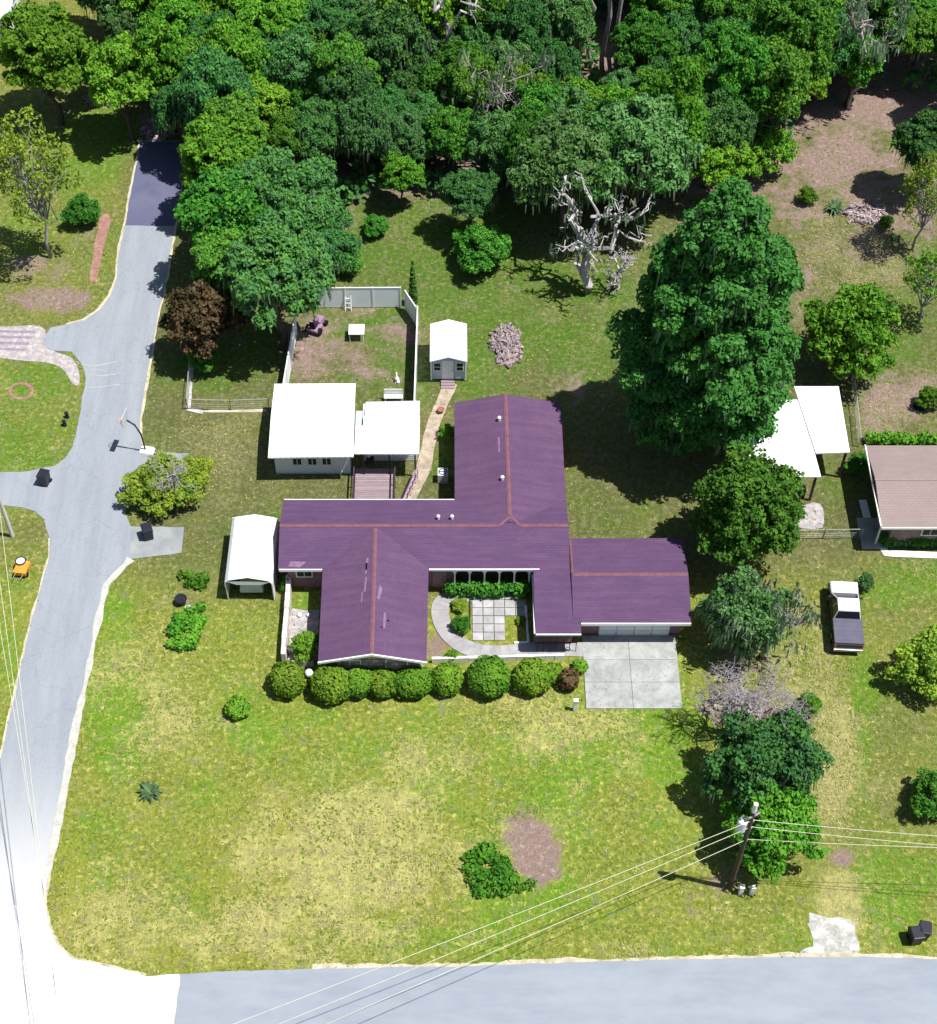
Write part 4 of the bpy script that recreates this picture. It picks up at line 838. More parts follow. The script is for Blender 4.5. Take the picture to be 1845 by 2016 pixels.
# ------------------------------------------------------------------ vegetation
def leaves(rg, clumps, size, dens_, up=.35, asp=.6, low=-.35, jit=.55, sub=0, lump=.22):
    """diamond leaf sprays over the upper shells of clumps [(x,y,z,r,sz)]"""
    out = []
    if sub:
        cl = []
        for (cx, cy, cz, r, sz) in clumps:
            m = sub; d = rg.normal(size=(m * 3, 3)); d /= np.linalg.norm(d, axis=1)[:, None]; d = d[d[:, 2] > low - .05][:m]
            for v in d:
                k = .62 + .3 * rg.random(); cl.append((cx + v[0] * r * k, cy + v[1] * r * k, cz + v[2] * r * k * sz, r * (.26 + .2 * rg.random()), .8))
        clumps = cl
    for (cx, cy, cz, r, sz) in clumps:
        n = int(dens_ * r * r)
        d = rg.normal(size=(n * 2, 3)); d /= np.linalg.norm(d, axis=1)[:, None]; d = d[d[:, 2] > low + rg.uniform(-.15, .15, len(d))][:n]; n = len(d)
        rad = r * ((.72 if lump > .1 else .85) + (.33 if lump > .1 else .17) * rg.random(n) ** .6)[:, None] * (1 + lump * np.sin(d[:, :1] * 5 + cx) * np.cos(d[:, 1:2] * 6 + cy))
        c = np.array([cx, cy, cz]) + d * rad * np.array([1, 1, sz])
        nr = d + rg.normal(size=(n, 3)) * jit + np.array([0, 0, up]); nr /= np.linalg.norm(nr, axis=1)[:, None]
        a = np.cross(nr, rg.normal(size=(n, 3))); a /= np.linalg.norm(a, axis=1)[:, None] + 1e-9; b = np.cross(nr, a)
        s = (size * (.55 + .9 * rg.random(n)))[:, None]
        q = np.stack([c - a * s, c - b * s * asp - nr * s * .12, c + a * s, c + b * s * asp + nr * s * .12], 1)
        out.append(q.reshape(-1, 3))
    return np.concatenate(out)
def strands(rg, clumps, n_per, ln):
    out = []
    for (cx, cy, cz, r, sz) in clumps:
        n = n_per; d = rg.normal(size=(n, 3)); d /= np.linalg.norm(d, axis=1)[:, None]; d[:, 2] = np.abs(d[:, 2]) * .8 - .25
        c = np.array([cx, cy, cz]) + d * r * 1.02
        t = rg.random(n) * 6.28; wv = np.stack([np.cos(t), np.sin(t), np.zeros(n)], 1) * (.05 + .07 * rg.random(n))[:, None]; l = (ln * (.4 + rg.random(n)))[:, None] * np.array([[0, 0, -1]]) + d * .15
        out.append(np.stack([c - wv, c + wv, c + wv * .4 + l, c - wv * .4 + l], 1).reshape(-1, 3))
    return np.concatenate(out)
def limb_mesh(mb, rg, base, tip, r0, r1, wob=.12, n=5):
    base, tip = np.array(base, float), np.array(tip, float); L_ = np.linalg.norm(tip - base); pts = []; rad = []
    for k in range(n + 1):
        s = k / n; p = base + (tip - base) * s + rg.normal(size=3) * wob * L_ * .12 * (0 < k < n); p[2] += .08 * L_ * math.sin(s * math.pi); pts.append(p); rad.append(r0 + (r1 - r0) * s)
    mb.tube(pts, rad, 5); return pts
PROTO = {}
def make_tree(key, seed, Rr, zb, zt, nc, cr, leafsize, dens_, lm, trunk_r=.25, bark='bark', moss=0, shape='dome', low=-.35, sparse=1.0):
    """crown radius Rr from height zb to zt, nc clumps; origin at the trunk foot"""
    rg = np.random.default_rng(seed); cl = []; zm = zb + (zt - zb) * .42
    tries = 0
    while len(cl) < nc and tries < 4000:
        tries += 1
        d = rg.normal(size=3); d /= np.linalg.norm(d)
        if shape == 'cone':
            s = rg.random() ** .8; rr_ = Rr * min(1, (s + .16) / .38) * (1 - s) ** .48 * (.5 + .52 * rg.random()) * (1 + .08 * math.sin(s * 21)); a = rg.random() * 6.28; p = np.array([rr_ * math.cos(a), rr_ * math.sin(a), zb + (zt - zb) * s]); r = cr * (1.15 - .55 * s) * (.8 + .4 * rg.random())
        else:
            if d[2] < -.45: continue
            k = .5 + .42 * rg.random(); ang = math.atan2(d[1], d[0]); lob = 1 + .16 * math.sin(3 * ang + seed) + .1 * math.sin(5 * ang + 2 * seed)
            p = np.array([d[0] * Rr * k * lob, d[1] * Rr * k * lob, zm + d[2] * (zt - zm if d[2] > 0 else zm - zb) * k]); r = cr * (.7 + .6 * rg.random())
        if any(np.linalg.norm(p - np.array(c[:3])) < (r + c[3]) * .5 for c in cl): continue
        cl.append((*p, r, .78))
    V = leaves(rg, cl, leafsize * .66, dens_ * sparse * 1.55, low=low, sub=22, jit=.6)
    tb_ = MB(); top = zb + (zt - zb) * .3
    tp = limb_mesh(tb_, rg, (0, 0, -.1), (rg.normal() * .2, rg.normal() * .2, top), trunk_r, trunk_r * .5, .3)
    br = MB()
    for c in cl:
        if rg.random() < (0 if shape == 'cone' else .75):
            s = tp[rg.integers(2, len(tp))]; limb_mesh(br, rg, s, np.array(c[:3]) - np.array([0, 0, c[3] * .2]), trunk_r * .38, .025, .8, 4)
    if shape == 'cone': limb_mesh(br, rg, tp[-1], (0, 0, zt - 1.5), trunk_r * .5, .05, .2)
    PROTO[key] = dict(leaf=npmesh('crown', V, 4), trunk=tb_.mesh('trunk', 0, True), branch=br.mesh('branches'), lm=L[lm], bark=M[bark], moss=npmesh('moss', strands(rg, cl, moss, .8), 4) if moss else None, R=Rr, zc=zm)
FIRST = {}
def plant_tree(key, loc, sc, rz, label, group=None, name='tree', sz=1.0, cat='tree'):
    p = PROTO[key]
    t = thing(name, label, cat, tuple(loc), rz, group); t.scale = (sc, sc, sc * sz)
    link('trunk', p['trunk'], p['bark'], t); link('branches', p['branch'], p['bark'], t); link('crown', p['leaf'], p['lm'], t)
    if p['moss']: link('moss', p['moss'], L['moss'], t)['kind'] = 'stuff'
    return t
D = 150
make_tree('oak1', 1, 4.2, 4.2, 9.8, 45, 1.13, .24, D, 'oak', .3, moss=26); make_tree('oak2', 2, 4.6, 4.5, 9.4, 51, 1.09, .24, D, 'oak', .32, moss=30); make_tree('oak3', 3, 3.7, 4.6, 10.4, 40, 1.09, .24, D, 'oak', .28, moss=22)
make_tree('pal1', 31, 4.4, 4.2, 9.8, 48, 1.12, .23, D, 'pale', .3, moss=30); make_tree('pal2', 32, 3.9, 4.4, 10.2, 44, 1.1, .23, D, 'pale', .3, moss=26)
make_tree('mid1', 4, 3.8, 4.0, 9.8, 43, 1.05, .24, D, 'mid', .25, moss=6); make_tree('mid2', 5, 3.3, 4.0, 10.6, 40, 0.97, .22, D, 'mid', .24); make_tree('mid3', 6, 4.2, 4.4, 9.2, 48, 1.01, .24, D, 'mid', .28, moss=10)
make_tree('bri1', 7, 3.6, 3.6, 9.2, 40, 0.97, .25, D, 'bright', .22); make_tree('bri2', 8, 3.0, 3.4, 9.4, 35, 0.92, .24, D, 'bright', .2)
make_tree('low1', 9, 2.7, .9, 4.6, 35, 0.80, .19, 190, 'bright', .16, low=-.7); make_tree('low2', 10, 2.6, .6, 4.4, 35, 0.76, .19, 190, 'fresh', .16, low=-.7)
make_tree('yel1', 11, 2.3, .5, 3.4, 32, 0.67, .17, 200, 'yellow', .12, low=-.7); make_tree('brown', 12, 2.0, 1.2, 5.6, 35, 0.66, .2, 170, 'brown', .15, low=-.6)
make_tree('bigcedar', 17, 6.6, 2.4, 21.0, 185, 1.26, .24, D, 'cedar', .45, shape='cone', moss=14); make_tree('round', 14, 3.0, 1.2, 8.6, 62, 0.97, .20, 170, 'fresh', .24, low=-.7)
make_tree('mossy', 15, 2.8, 1.2, 6.4, 35, 0.71, .19, 120, 'pale', .22, moss=60, low=-.6); make_tree('sparse', 16, 2.9, 3.0, 11.5, 60, .62, .19, 42, 'yellow', .14, bark='bark_grey', low=-.9)
make_tree('sparse2', 17, 2.6, 2.4, 7.6, 44, .58, .18, 50, 'bright', .14, bark='bark_grey', low=-.8)
make_tree('thicket', 18, 3.4, .8, 6.2, 40, 0.84, .2, 150, 'oak', .22, moss=34, low=-.6)

# --- individual trees: (proto, crown centre in the picture, wanted half width in px, label, extra)
def at_crown(key, x, y, halfpx, rz=None, sz=1.0):
    p = PROTO[key]; q = G(x, y, p['zc'])
    for _ in range(3):
        f = q.y * math.cos(CD) - (q.z - CH) * math.sin(CD); sc = halfpx * f / CF / p['R']; q = G(x, y, p['zc'] * sc * sz)
    return Vector((q.x, q.y, 0)), sc, (random.uniform(0, 6.28) if rz is None else rz), sz
def T(key, x, y, h, label, name='tree', group=None, sz=1.0, rz=None, cat='tree'):
    loc, sc, r, sz = at_crown(key, x, y, h, rz, sz); return plant_tree(key, loc, sc, r, label, group, name, sz, cat)
T('bigcedar', 1408, 655, 196, 'huge dark green cone-shaped tree towering beside the purple-roofed house', 'cedar_tree', rz=.6, sz=1.0)
T('round', 1468, 1012, 94, 'dense rounded dark green tree just east of the garage roof')
T('mossy', 1462, 1205, 82, 'shaggy moss-draped small tree between the driveway slab and the pickup')
T('thicket', 1505, 1515, 112, 'dark tangled tree on the front lawn above the utility pole')
T('low1', 1515, 1630, 92, 'bright green leafy bush directly behind the wooden utility pole', 'bush', cat='bush')
T('low1', 1678, 655, 92, 'bright lime-green tree right of the huge dark tree')
T('yel1', 1838, 1308, 70, 'yellow-green round bush cut by the right edge', 'bush', cat='bush')
T('low2', 1840, 1565, 48, 'dark green bush at the right edge beyond the track', 'bush', cat='bush')
T('sparse2', 1835, 550, 62, 'thin pale green tree at the right edge above the lime-green one')
T('sparse', 1828, 385, 58, 'thin yellow-leaved tree at the right edge of the bare clearing')
T('oak3', 1826, 285, 62, 'drooping green tree at the right edge of the dark wood')
T('mid1', 455, 425, 92, 'broad green tree beside the street, left of the leafy yard corner'); T('oak1', 560, 400, 105, 'big bluish-green mossy oak west of the back lawn'); T('oak3', 540, 545, 98, 'dense green tree overhanging the back left corner of the fenced yard')
T('bri1', 440, 320, 85, 'light green tree bending over the dark street patch'); T('mid2', 450, 535, 70, 'dark green tree crowding behind the red-brown shrub tree'); T('oak2', 610, 470, 85, 'mossy oak overlooking the back yard fence'); T('low2', 672, 500, 42, 'low green bush right of the tree clump at the yard corner', 'bush', cat='bush')
T('brown', 398, 635, 62, 'red-brown leaved small tree at the head of the wire fence'); T('low2', 402, 705, 30, 'small green bush at the foot of the red-brown tree', 'bush', cat='bush')
T('yel1', 318, 955, 66, 'olive yellow-green bushy tree at the street edge', 'bushy_tree', sz=.68); T('yel1', 378, 935, 40, 'small yellow bush just right of the olive bushy tree', 'bush', cat='bush')
T('sparse', 58, 350, 86, 'tall thin-leaved tree with slender trunk on the mulched left lawn', rz=1.0); T('low2', 160, 415, 34, 'dark shrub at the top of the mulch strip', 'bush', cat='bush')
T('bri1', 92, 110, 92, 'bright yellow-green tree before the pale blue roof corner'); T('bri2', 185, 135, 38, 'small yellow-green tree at the top left wood edge')
T('low2', 945, 492, 52, 'lone round green shrub tree on the back lawn'); T('low2', 738, 446, 24, 'tiny scruffy shrub on the back lawn near the wood', 'bush', cat='bush')
T('bri2', 790, 345, 38, 'small sunlit green tree at the shaded wood edge'); T('oak3', 925, 385, 52, 'drooping mossy oak at the middle of the wood edge')
T('pal1', 1250, 300, 118, 'large pale mossy oak at the right end of the wood edge'); T('bri1', 1405, 315, 62, 'yellow-tinged green tree behind the top of the huge dark tree'); T('mid2', 1490, 170, 75, 'tall upright green tree beside the clearing'); T('low1', 1500, 300, 58, 'bright green bush at the left corner of the bare clearing')
T('pal2', 1110, 330, 95, 'mossy green oak behind the dead grey tree'); T('pal1', 1120, 250, 86, 'mossy oak in second row behind the dead grey tree'); T('bri2', 1685, 120, 48, 'small vivid green tree in the dark wood behind the clearing'); T('bri2', 1585, 160, 40, 'small light green tree at the back left of the clearing')
T('low1', 1590, 385, 18, 'tiny bright green shrub on the clearing', 'bush', cat='bush'); T('low1', 1745, 438, 14, 'tiny bright sprout right of the brush heap', 'bush', cat='bush'); T('low1', 1832, 785, 24, 'small green bush by the round hole at the right edge', 'bush', cat='bush')
T('mossy', 1705, 1147, 17, 'small dark shrub beside the front of the pickup', 'bush', cat='bush')
T('low1', 605, 1272, 30, 'bright green bush in the west side garden', 'bush', cat='bush')
T('low2', 1690, 915, 24, 'dark shrub against the west end of the tan-roofed house', 'bush', cat='bush'); T('low1', 1590, 1390, 22, 'light green sapling left of the grass track', 'bush', cat='bush', sz=1.8); T('yel1', 1510, 1710, 18, 'small yellow-green clump under the bright bush', 'bush', cat='bush')
T('yel1', 906, 1191, 15, 'small yellow round shrub in the courtyard bed', 'bush', cat='bush'); T('low2', 908, 1230, 18, 'small dark green shrub in the courtyard bed', 'bush', cat='bush'); T('yel1', 1025, 1222, 9, 'tiny yellow plant in the kerbed courtyard bed', 'bush', cat='bush'); T('low1', 890, 1290, 12, 'tiny green plant before the courtyard wall', 'bush', cat='bush')
T('low1', 880, 850, 16, 'green shrub against the west wall of the rear wing', 'bush', cat='bush')
# --- the wood
kinds = ['oak1', 'oak2', 'oak3', 'mid1', 'mid2', 'mid3', 'bri1', 'bri2', 'pal1', 'pal2']
LAB = {'pal': 'pale grey-green mossy oak %s', 'oak': 'dark mossy oak %s', 'mid': 'mid green broadleaf tree %s', 'bri': 'light yellow-green tree %s'}
def zone(x, y):
    side = 'by the street end' if x < 500 else ('behind the fenced yard' if x < 760 else ('behind the back lawn' if x < 1080 else ('behind the dead silvery tree' if x < 1330 else ('behind the huge dark tree' if x < 1560 else 'behind the bare clearing'))))
    return 'in the wood ' + side + (', at the top edge' if y < 20 else (', in its middle rows' if y < 150 else ', at its front rim'))
edge_x = [180, 240, 340, 420, 600, 690, 760, 850, 960, 1000, 1080, 1250, 1400, 1480, 1530, 1560, 1600, 1720, 1790, 1900]
edge_y = [60, 200, 225, 330, 330, 375, 350, 365, 360, 360, 365, 365, 320, 290, 255, 190, 160, 170, 160, 210]
def edge(x): return float(np.interp(x, edge_x, edge_y))
rw = random.Random(21); row = 0; y = -130
while y < 350:
    x = 190 + (row % 2) * 42
    while x < 1920:
        xx, yy = x + rw.uniform(-22, 22), y + rw.uniform(-16, 16)
        x += 84
        if yy > edge(xx) - 30: continue
        if xx < 345 and yy > 150 and rw.random() < .3: continue
        if abs(xx - 1195) < 62 and -120 < yy < 200: continue
        wts = [2, 2, 2, 3, 3, 3, 1.6, 1.4, 2, 2]
        if xx < 620: wts = [1, 1, 1, 3, 3, 2, 3, 3, .6, .6]
        elif xx > 1250: wts = [2, 2, 2, 3, 4, 3, 2, 2, 1.5, 1.5]
        k = rw.choices(kinds, wts)[0]
        loc, sc, r, sz = at_crown(k, xx, yy, rw.uniform(46, 72)); sz = rw.uniform(.95, 1.5)
        plant_tree(k, loc, sc, rw.uniform(0, 6.28), LAB[k[:3]] % zone(xx, yy), 'trees of the wood behind the houses', 'tree', sz)
    y += 58; row += 1
# undergrowth of the wood: one mass of low foliage
rg = np.random.default_rng(77); uc = []
while len(uc) < 420:
    xx, yy = rg.uniform(370, 1900), rg.uniform(-150, 400)
    if yy > edge(xx) + 25: continue
    q = G(xx, yy, .5); uc.append((q.x, q.y, .5 + rg.random() * .8, .6 + rg.random() * .7, .8))
o = link('undergrowth', npmesh('undergrowth', leaves(rg, uc, .26, 60), 4), L['oak']); tag(o, 'low dark undergrowth filling the floor of the wood', 'undergrowth', kind='stuff')

# --- bare and dead trees
def bare(name, label, loc, h, seed, spread, m, twigs=3, r0=.2, lean=(0, 0), mossn=0, levels=3, group=None):
    rg = np.random.default_rng(seed); t = thing(name, label, 'dead tree', tuple(loc), 0, group); tk = MB(); br = MB(); tips = []
    top = np.array([lean[0], lean[1], h * .55]); tp = limb_mesh(tk, rg, (0, 0, -.1), top, r0, r0 * .6, .5)
    def grow(base, d, l, r, lev):
        tip = np.array(base) + d * l; pts = limb_mesh(br, rg, base, tip, r, r * .45, 1.4, 4); tips.append((tip, r))
        if lev < levels:
            for _ in range(twigs):
                dd = d + rg.normal(size=3) * .65 + np.array([0, 0, .1]); dd /= np.linalg.norm(dd); grow(pts[rg.integers(2, 5)], dd, l * rg.uniform(.45, .7), r * .5, lev + 1)
    for k in range(6):
        a = k * 1.05 + rg.random(); d = np.array([math.cos(a) * spread, math.sin(a) * spread, .75 + .5 * rg.random()]); d /= np.linalg.norm(d); grow(tp[rg.integers(2, len(tp))], d, h * rg.uniform(.3, .5), r0 * .55, 1)
    tk.build('trunk', M[m], t, 0, True); br.build('branches', M[m], t)
    if mossn:
        c = [(*p, .3, 1) for p, r in tips]; link('moss', npmesh('moss', strands(rg, c, mossn, .6), 4), L['moss'], t)['kind'] = 'stuff'
    return t
bare('dead_tree', 'bare silvery dead tree on the back lawn before the wood', G(1155, 575), 7.4, 4, .8, 'bark_dead', 3, .40, (-.4, .3), 3)
bare('dead_tree', 'low bare grey branches lying right of the dead silvery tree', G(1215, 572), 3.2, 5, 1.2, 'bark_dead', 4, .18)
bare('bare_tree', 'leafless grey twiggy tree on the front lawn above the dark tangled one', G(1462, 1475), 5.2, 6, .85, 'bark_grey', 4, .15, (0, .6), 0, 4)
bare('bare_tree', 'leafless grey twiggy tree left of the other twiggy one, by the driveway slab', G(1425, 1450), 4.2, 26, .9, 'bark_grey', 4, .12, (0, .4), 0, 4)
bare('bare_tree', 'leafless grey shrub tree right of the leafless twiggy one', G(1555, 1440), 3.6, 7, .9, 'bark_grey', 4, .1)
bare('bare_tree', 'grey leafless twigs rising from the moss-draped tree', G(1500, 1290), 5.2, 8, .8, 'bark_grey', 4, .14, (0, 0), 5)
bare('bare_tree', 'bare grey branches inside the olive bushy tree', G(345, 985), 3.4, 9, .7, 'bark_grey', 4, .1)
bare('dead_tree', 'bare dead treetop showing in the middle of the wood', G(985, 330), 8.4, 10, .8, 'bark_pale', 3, .15, (0, 0), 5)
bare('dead_tree', 'bare dead treetop at the top edge of the wood', G(870, 190), 14.5, 11, .7, 'bark_dead', 3, .3)
bare('bare_tree', 'bare grey branches on the right side of the clearing wood', G(1670, 215), 9, 13, .6, 'bark_pale', 3, .2, (0, 0), 10)
def snag(label, px, h, r, lean, seed):
    t = thing('pine_snag', label, 'dead tree', tuple(G(*px))); mb = MB(); rg = np.random.default_rng(seed)
    pts = limb_mesh(mb, rg, (0, 0, 0), (lean[0], lean[1], h), r, r * .55, .12, 8); mb.build('trunk', M['bark_pale'], t, 0, True); br = MB()
    for k in range(5): a = rg.random() * 6.28; s = pts[rg.integers(5, 8)]; limb_mesh(br, rg, s, s + np.array([math.cos(a) * 1.6, math.sin(a) * 1.6, .5]), .05, .02, 1)
    br.build('branches', M['bark_pale'], t)
snag('tall bare pale pine trunk, left of the pair at the top edge', (1186, 165), 13, .22, (.2, 0), 1); snag('tall bare pale pine trunk, right of the pair at the top edge', (1205, 172), 13.5, .20, (.35, .1), 2); snag('leaning bare white trunk left of the pine pair', (1163, 140), 12, .15, (-1.6, .5), 3)
snag('thin bare trunk at the far top right of the wood', (1835, 70), 10, .14, (.5, 0), 4); snag('thin pale trunk behind the clearing', (1600, 150), 8, .12, (.4, 0), 5); snag('bare slanting trunk in the wood left of the treetops', (640, 90), 9, .13, (-1.8, 0), 6)

# --- hedge row of clipped bushes
rg = np.random.default_rng(9)
def ball_bush(label, x, y, rpx, lm='hedge', group='clipped bushes along the front garden wall', sz=.85, dens_=1900, name='clipped_bush', size=.1):
    r = rpx / 33.5; q = G(x, y, r * sz * .9)
    t = thing(name, label, 'bush', (q.x, q.y, 0), rg.random() * 6.28, group); t.scale = (1 + rg.normal() * .04, 1 + rg.normal() * .04, 1 + rg.normal() * .06)
    V = leaves(rg, [(0, 0, r * sz * .9, r, sz)], size, dens_, .15, .7, -1.1, .4, 0, .08); link('foliage', npmesh('foliage', V, 4), L[lm], t)
    st = MB(); st.tube([(0, 0, 0), (0, 0, r * .5)], .06, 6).ball((0, 0, r * sz * .9), r * .5, 14, 9, sz).build('stem', M['bark'], t, smooth=True)
    return t
for (x, y, rp, lab) in ((566, 1338, 38, 'round clipped olive-green bush at the left end, apart from the row'), (652, 1347, 40, 'round clipped bush right of the white globe lamp'), (706, 1341, 35, 'clipped bush third from the left in the front row'), (752, 1341, 35, 'clipped bush under the right half of the stone gable'), (813, 1341, 40, 'large round clipped bush at the right corner of the stone gable'), (880, 1337, 34, 'clipped bush before the left end of the courtyard wall'), (963, 1332, 45, 'biggest separate round clipped bush in front of the courtyard'), (1048, 1332, 40, 'last round green clipped bush before the brown one'), (1088, 1325, 22, 'small clipped green bush squeezed beside the brown one')):
    ball_bush(lab, x, y, rp)
ball_bush('rusty brown dying bush at the right end of the clipped row', 1120, 1338, 22, 'brown', None, 1.15, 1500)
ball_bush('small green bush at the driveway corner beyond the brown bush', 1142, 1312, 15, 'low' if False else 'bright', None, .8, 1600)
ball_bush('lone small bright lime bush on the front lawn', 468, 1393, 25, 'bright', None, .75, 1900)
def hedge(label, px, w_, h, lm, size=.11, d=700, step=.32):
    a0 = G(*px[0]); t = thing('hedge', label, 'hedge', tuple(a0)); cl = []
    for a, b in zip(px[:-1], px[1:]):
        a, b = G(*a), G(*b); n = int((b - a).length / step)
        for k in range(n + 1):
            p = a.lerp(b, k / max(1, n)) - a0; cl.append((p.x + rg.normal() * .06, p.y + rg.normal() * .06, h * .55, w_ * (.8 + .4 * rg.random()), h * .5 / w_))
    link('foliage', npmesh('foliage', leaves(rg, cl, size, d, .2, .65, -.8), 4), L[lm], t)
    st = MB()
    for c in cl[::3]: st.tube([(c[0], c[1], 0), (c[0], c[1], h * .5)], .03, 5)
    st.build('stem', M['bark'], t)
hedge('dark green hedge under the courtyard porch', [(885, 1172), (1035, 1170)], .45, 1.1, 'mid')
hedge('clipped green hedge along the front of the tan-roofed house', [(1738, 1070), (1845, 1074), (1960, 1076)], .4, .8, 'mid')
hedge('straggly green hedge behind the tan roof', [(1712, 872), (1780, 876), (1900, 878)], .38, .9, 'bright')
hedge('square patch of bright green shrubs, lower part of the bed left of the carport', [(340, 1272), (378, 1270), (395, 1225), (345, 1245), (355, 1225), (395, 1200)], .38, .6, 'bright')
hedge('strip of bright green shrubs, upper part of the bed left of the carport', [(362, 1140), (405, 1142), (400, 1152), (370, 1155)], .3, .5, 'bright')
hedge('sprawling bright green plants left of the bare round patch on the lawn', [(930, 1692), (958, 1680), (985, 1705), (1000, 1735), (955, 1730), (935, 1715), (945, 1755), (990, 1758)], .5, .5, 'bright', .12, 420, .45)
hedge('small dark shrub between the tent and the house corner', [(560, 1165), (568, 1158)], .3, .8, 'mid')
hedge('small tufts of green plants along the lower rim of the bare patch', [(1020, 1752), (1048, 1740)], .28, .3, 'mid', .1, 500)
def rosette(label, px, n, ln, seed):
    rg = np.random.default_rng(seed); t = thing('agave', label, 'plant', tuple(G(*px)))
    for k in range(n):
        a = k * 2.4; e = .35 + .5 * rg.random(); l = ln * (.7 + .5 * rg.random()); d = np.array([math.cos(a) * math.cos(e), math.sin(a) * math.cos(e), math.sin(e)]); s = np.array([-math.sin(a), math.cos(a), 0]) * .09
        b = d * .1; m_ = d * l * .6; e_ = d * l + np.array([0, 0, -.35 * l])
        MB().add([b - s, b + s, m_ + s, m_ - s, e_, b - [0, 0, .03], m_ - [0, 0, .04]], [(0, 1, 2, 3), (3, 2, 4), (0, 5, 6, 3), (1, 5, 6, 2), (3, 6, 4), (2, 6, 4)]).build('leaf', L['agave'], t)
rosette('spiky green agave alone on the lower left lawn', (297, 1562), 24, .95, 1); rosette('spiky palm-like plant left of the brush heap on the clearing', (1643, 412), 22, 1.1, 2); rosette('spiky plant at the foot of the yellow shrub tree in the clearing corner', (1762, 470), 14, .6, 3)
cy = thing('cypress', 'narrow dark cypress at the back right corner of the fenced yard', 'tree', tuple(G(814, 600))); MB().tube([(0, 0, 0), (0, 0, 3.6)], [.08, .03], 6).build('trunk', M['bark'], cy)
link('crown', npmesh('crown', leaves(rg, [(0, 0, .5 + k * .3, .34 - .022 * k, 1.2) for k in range(12)], .12, 900, .2, .6, -1), 4), L['cedar'], cy)

# --- piles
def pile(name, label, px, rx, ry, h, n, seed, m='log', lmin=.35, lmax=1.2):
    rg = np.random.default_rng(seed); c = G(*px); t = thing(name, label, 'pile', tuple(c)); me = []
    for k in range(8):
        me.append(MB().tube([(-.5, 0, 0), (.05, .03 * rg.normal(), .02), (.5, 0, 0)], [.07, .075, .055], 6).mesh('branch'))
    for k in range(n):
        r, a = math.sqrt(rg.random()), rg.random() * 6.28; x, y = r * math.cos(a) * rx, r * math.sin(a) * ry; l = rg.uniform(lmin, lmax)
        o = link('branch', me[k % 8], M[m], t, (x, y, .06 + h * (1 - r) * rg.random())); o.scale = (l, rg.uniform(.6, 1.6), rg.uniform(.6, 1.6)); o.rotation_euler = (0, rg.normal() * .25, rg.random() * 3.14)
    V = leaves(rg, [(0, 0, 0, 1, h)], .12, 500, .5, .5, -.05, .8) * np.array([rx, ry, 1]); link('litter', npmesh('litter', V, 4), M[m], t)['kind'] = 'stuff'
pile('brush_pile', 'heap of cut branches and sticks on the grass right of the shed', (997, 680), 1.0, 2.0, .45, 150, 1)
pile('brush_pile', 'heap of purplish brush on the bare clearing', (1706, 422), 1.6, 1.15, .4, 80, 2)
pile('brush_pile', 'scattered dry twigs under the leafless trees on the front lawn', (1450, 1395), 2.2, 1.3, .12, 45, 3, 'twig', lmin=.2, lmax=.7)
pile('brush_pile', 'tangle of fallen branches at the dark end of the street', (210, 195), 1.6, .9, .4, 50, 4)
pile('rubble_heap', 'pale rubble heap at the closed end of the street', (308, 258), 1.0, 1.3, .35, 50, 5)
lit = MB(); rl_ = random.Random(12)
for k in range(260):
    x, y = rl_.uniform(8.2, 14), 54.2 + (rl_.random() ** 1.6) * 5; a = rl_.uniform(0, 6.28); q = .03 + .05 * rl_.random(); lit.add([(x + q * math.cos(a), y + q * math.sin(a), .092), (x - q * .5 * math.sin(a), y + q * .5 * math.cos(a), .096), (x - q * math.cos(a), y - q * math.sin(a), .092), (x + q * .5 * math.sin(a), y - q * .5 * math.cos(a), .098)], [(0, 1, 2, 3)])
tag(lit.build('fallen_leaves', M['twig']), 'fallen leaves scattered on the driveway slab', 'leaves', kind='stuff')
pit = MB().cyl((0, 0, 0), .5, .12, 16, .42).build('fire_pit', M['dark'], None, 0, False, tuple(G(1812, 800))); tag(pit, 'round black fire pit on the right yard', 'fire pit')

# --- grass tufts and dry clippings on the lawns
def inside(px, py, poly):
    c = np.zeros(len(px), bool); n = len(poly)
    for i in range(n):
        x0, y0 = poly[i]; x1, y1 = poly[i - 1]
        c ^= ((y0 > py) != (y1 > py)) & (px < (x1 - x0) * (py - y0) / (y1 - y0 + 1e-9) + x0)
    return c
ROADP = LEFT + [(-62, 1790), (88, 1782)] + RIGHT[:-6][::-1]
BLOCK = [ROADP, [(80, 1775), (97, 1826), (113, 1862), (140, 1887), (213, 1904), (287, 1922), (356, 1918), (615, 1908), (1048, 1897), (1540, 1884), (2400, 1884), (2400, 2400), (-300, 2400), (-300, 1775)],
         [(256, 1037), (362, 1038), (358, 1089), (256, 1101)], [(277, 889), (372, 893), (333, 917), (276, 917)], [(1145, 1255), (1340, 1255), (1342, 1397), (1150, 1397)], [(846, 1110), (1150, 1110), (1150, 1305), (846, 1305)], [(984, 1612), (1112, 1612), (1112, 1728), (1000, 1700)], [(1590, 1660), (1700, 1660), (1705, 1885), (1585, 1885)], [(-60, 640), (100, 640), (170, 760), (150, 775), (60, 712), (-60, 705)]]
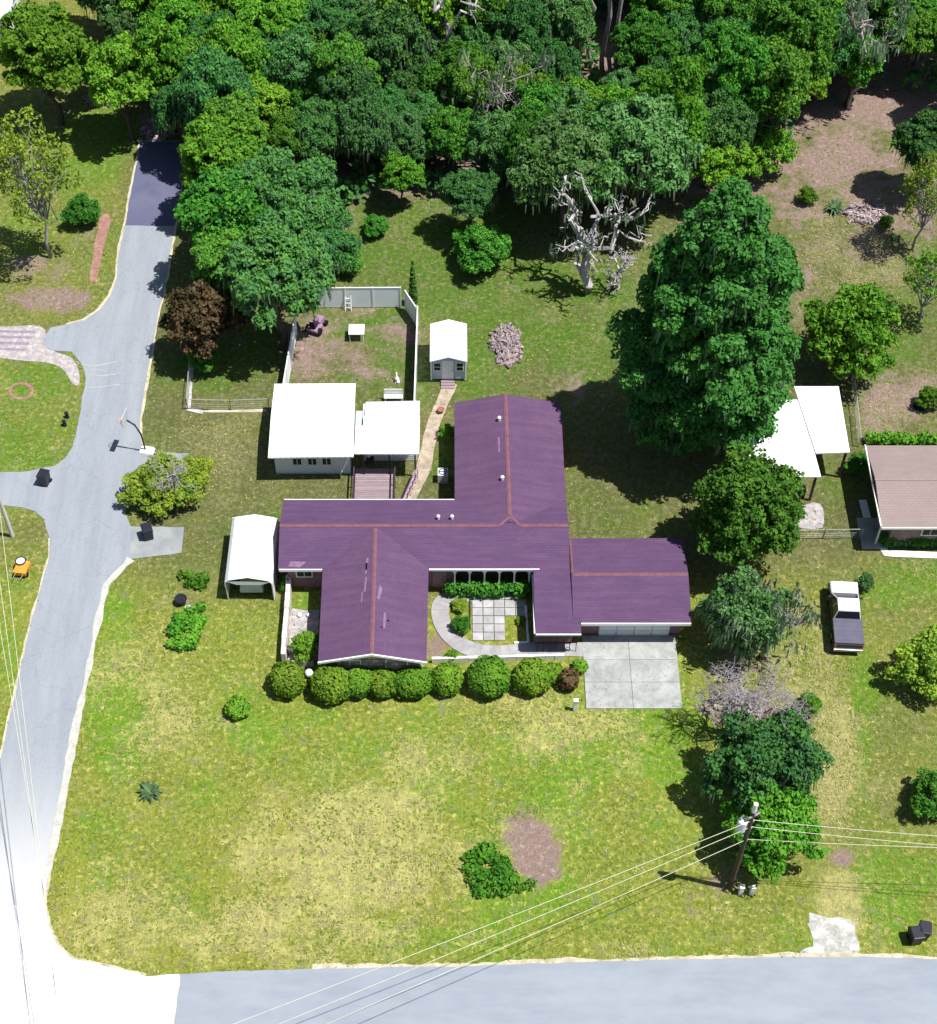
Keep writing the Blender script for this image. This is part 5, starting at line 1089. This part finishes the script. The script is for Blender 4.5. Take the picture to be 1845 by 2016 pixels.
def scatter(n, seed, weight):
    rg = np.random.default_rng(seed); px = rg.uniform(-60, 1910, n); py = rg.uniform(250, 1930, n)
    keep = np.ones(n, bool)
    for b in BLOCK: keep &= ~inside(px, py, b)
    v = (py - CPY) / CF; u = (px - CPX) / CF; t = -CH / (-math.sin(CD) - v * math.cos(CD)); X = u * t; Y = (math.cos(CD) - v * math.sin(CD)) * t
    keep &= rg.random(n) < weight(px, py, X, Y); return X[keep], Y[keep], rg
X, Y, rg2 = scatter(90000, 5, lambda px, py, X, Y: np.clip(fbm(X, Y, 1.5, 55) * 2.2 - .55, .05, 1)); n = len(X)
c = np.stack([X, Y, np.zeros(n)], 1); a = rg2.random(n) * 6.28; s = np.stack([np.cos(a), np.sin(a), np.zeros(n)], 1) * (.05 + .09 * rg2.random(n))[:, None]; hgt = np.stack([rg2.normal(size=n) * .12, rg2.normal(size=n) * .12, .02 + .04 * rg2.random(n)], 1)
link_o = link('grass_tufts', npmesh('grass_tufts', np.stack([c - s, c + s, c + hgt], 1).reshape(-1, 3), 3), leafmat('grass_blade', (.11, .19, .022), (.24, .26, .06), (.14, .20, .03), .3, 0)); tag(link_o, 'tufts of lawn grass all over the yards', 'grass', kind='stuff')
def dw(px, py, X, Y):
    f = np.full(len(px), .05)
    for (cx, cy, rx, ry, a) in DRY: f = np.maximum(f, a * np.clip(1.3 - np.sqrt(((px - cx) / rx) ** 2 + ((py - cy) / ry) ** 2), 0, 1))
    return np.clip(f * 1.4 * np.clip(fbm(X, Y, .9, 66) * 3 - .9, 0, 1), 0, 1)
X, Y, rg2 = scatter(130000, 8, dw); n = len(X); c = np.stack([X, Y, np.full(n, .03)], 1); a = rg2.random(n) * 6.28; s = np.stack([np.cos(a), np.sin(a), np.zeros(n)], 1); p_ = np.stack([-np.sin(a), np.cos(a), np.zeros(n)], 1) * (.02 + .03 * rg2.random(n))[:, None]; s *= (.04 + .10 * rg2.random(n))[:, None]; zz = np.array([0, 0, .03])
o = link('dry_clippings', npmesh('dry_clippings', np.stack([c - s, c - p_ + zz, c + s + zz, c + p_], 1).reshape(-1, 3), 4), leafmat('straw', (.42, .37, .16), (.30, .28, .10), (.36, .30, .17), .1, 0)); tag(o, 'dry straw clippings scattered on the lawns', 'dry grass', kind='stuff')
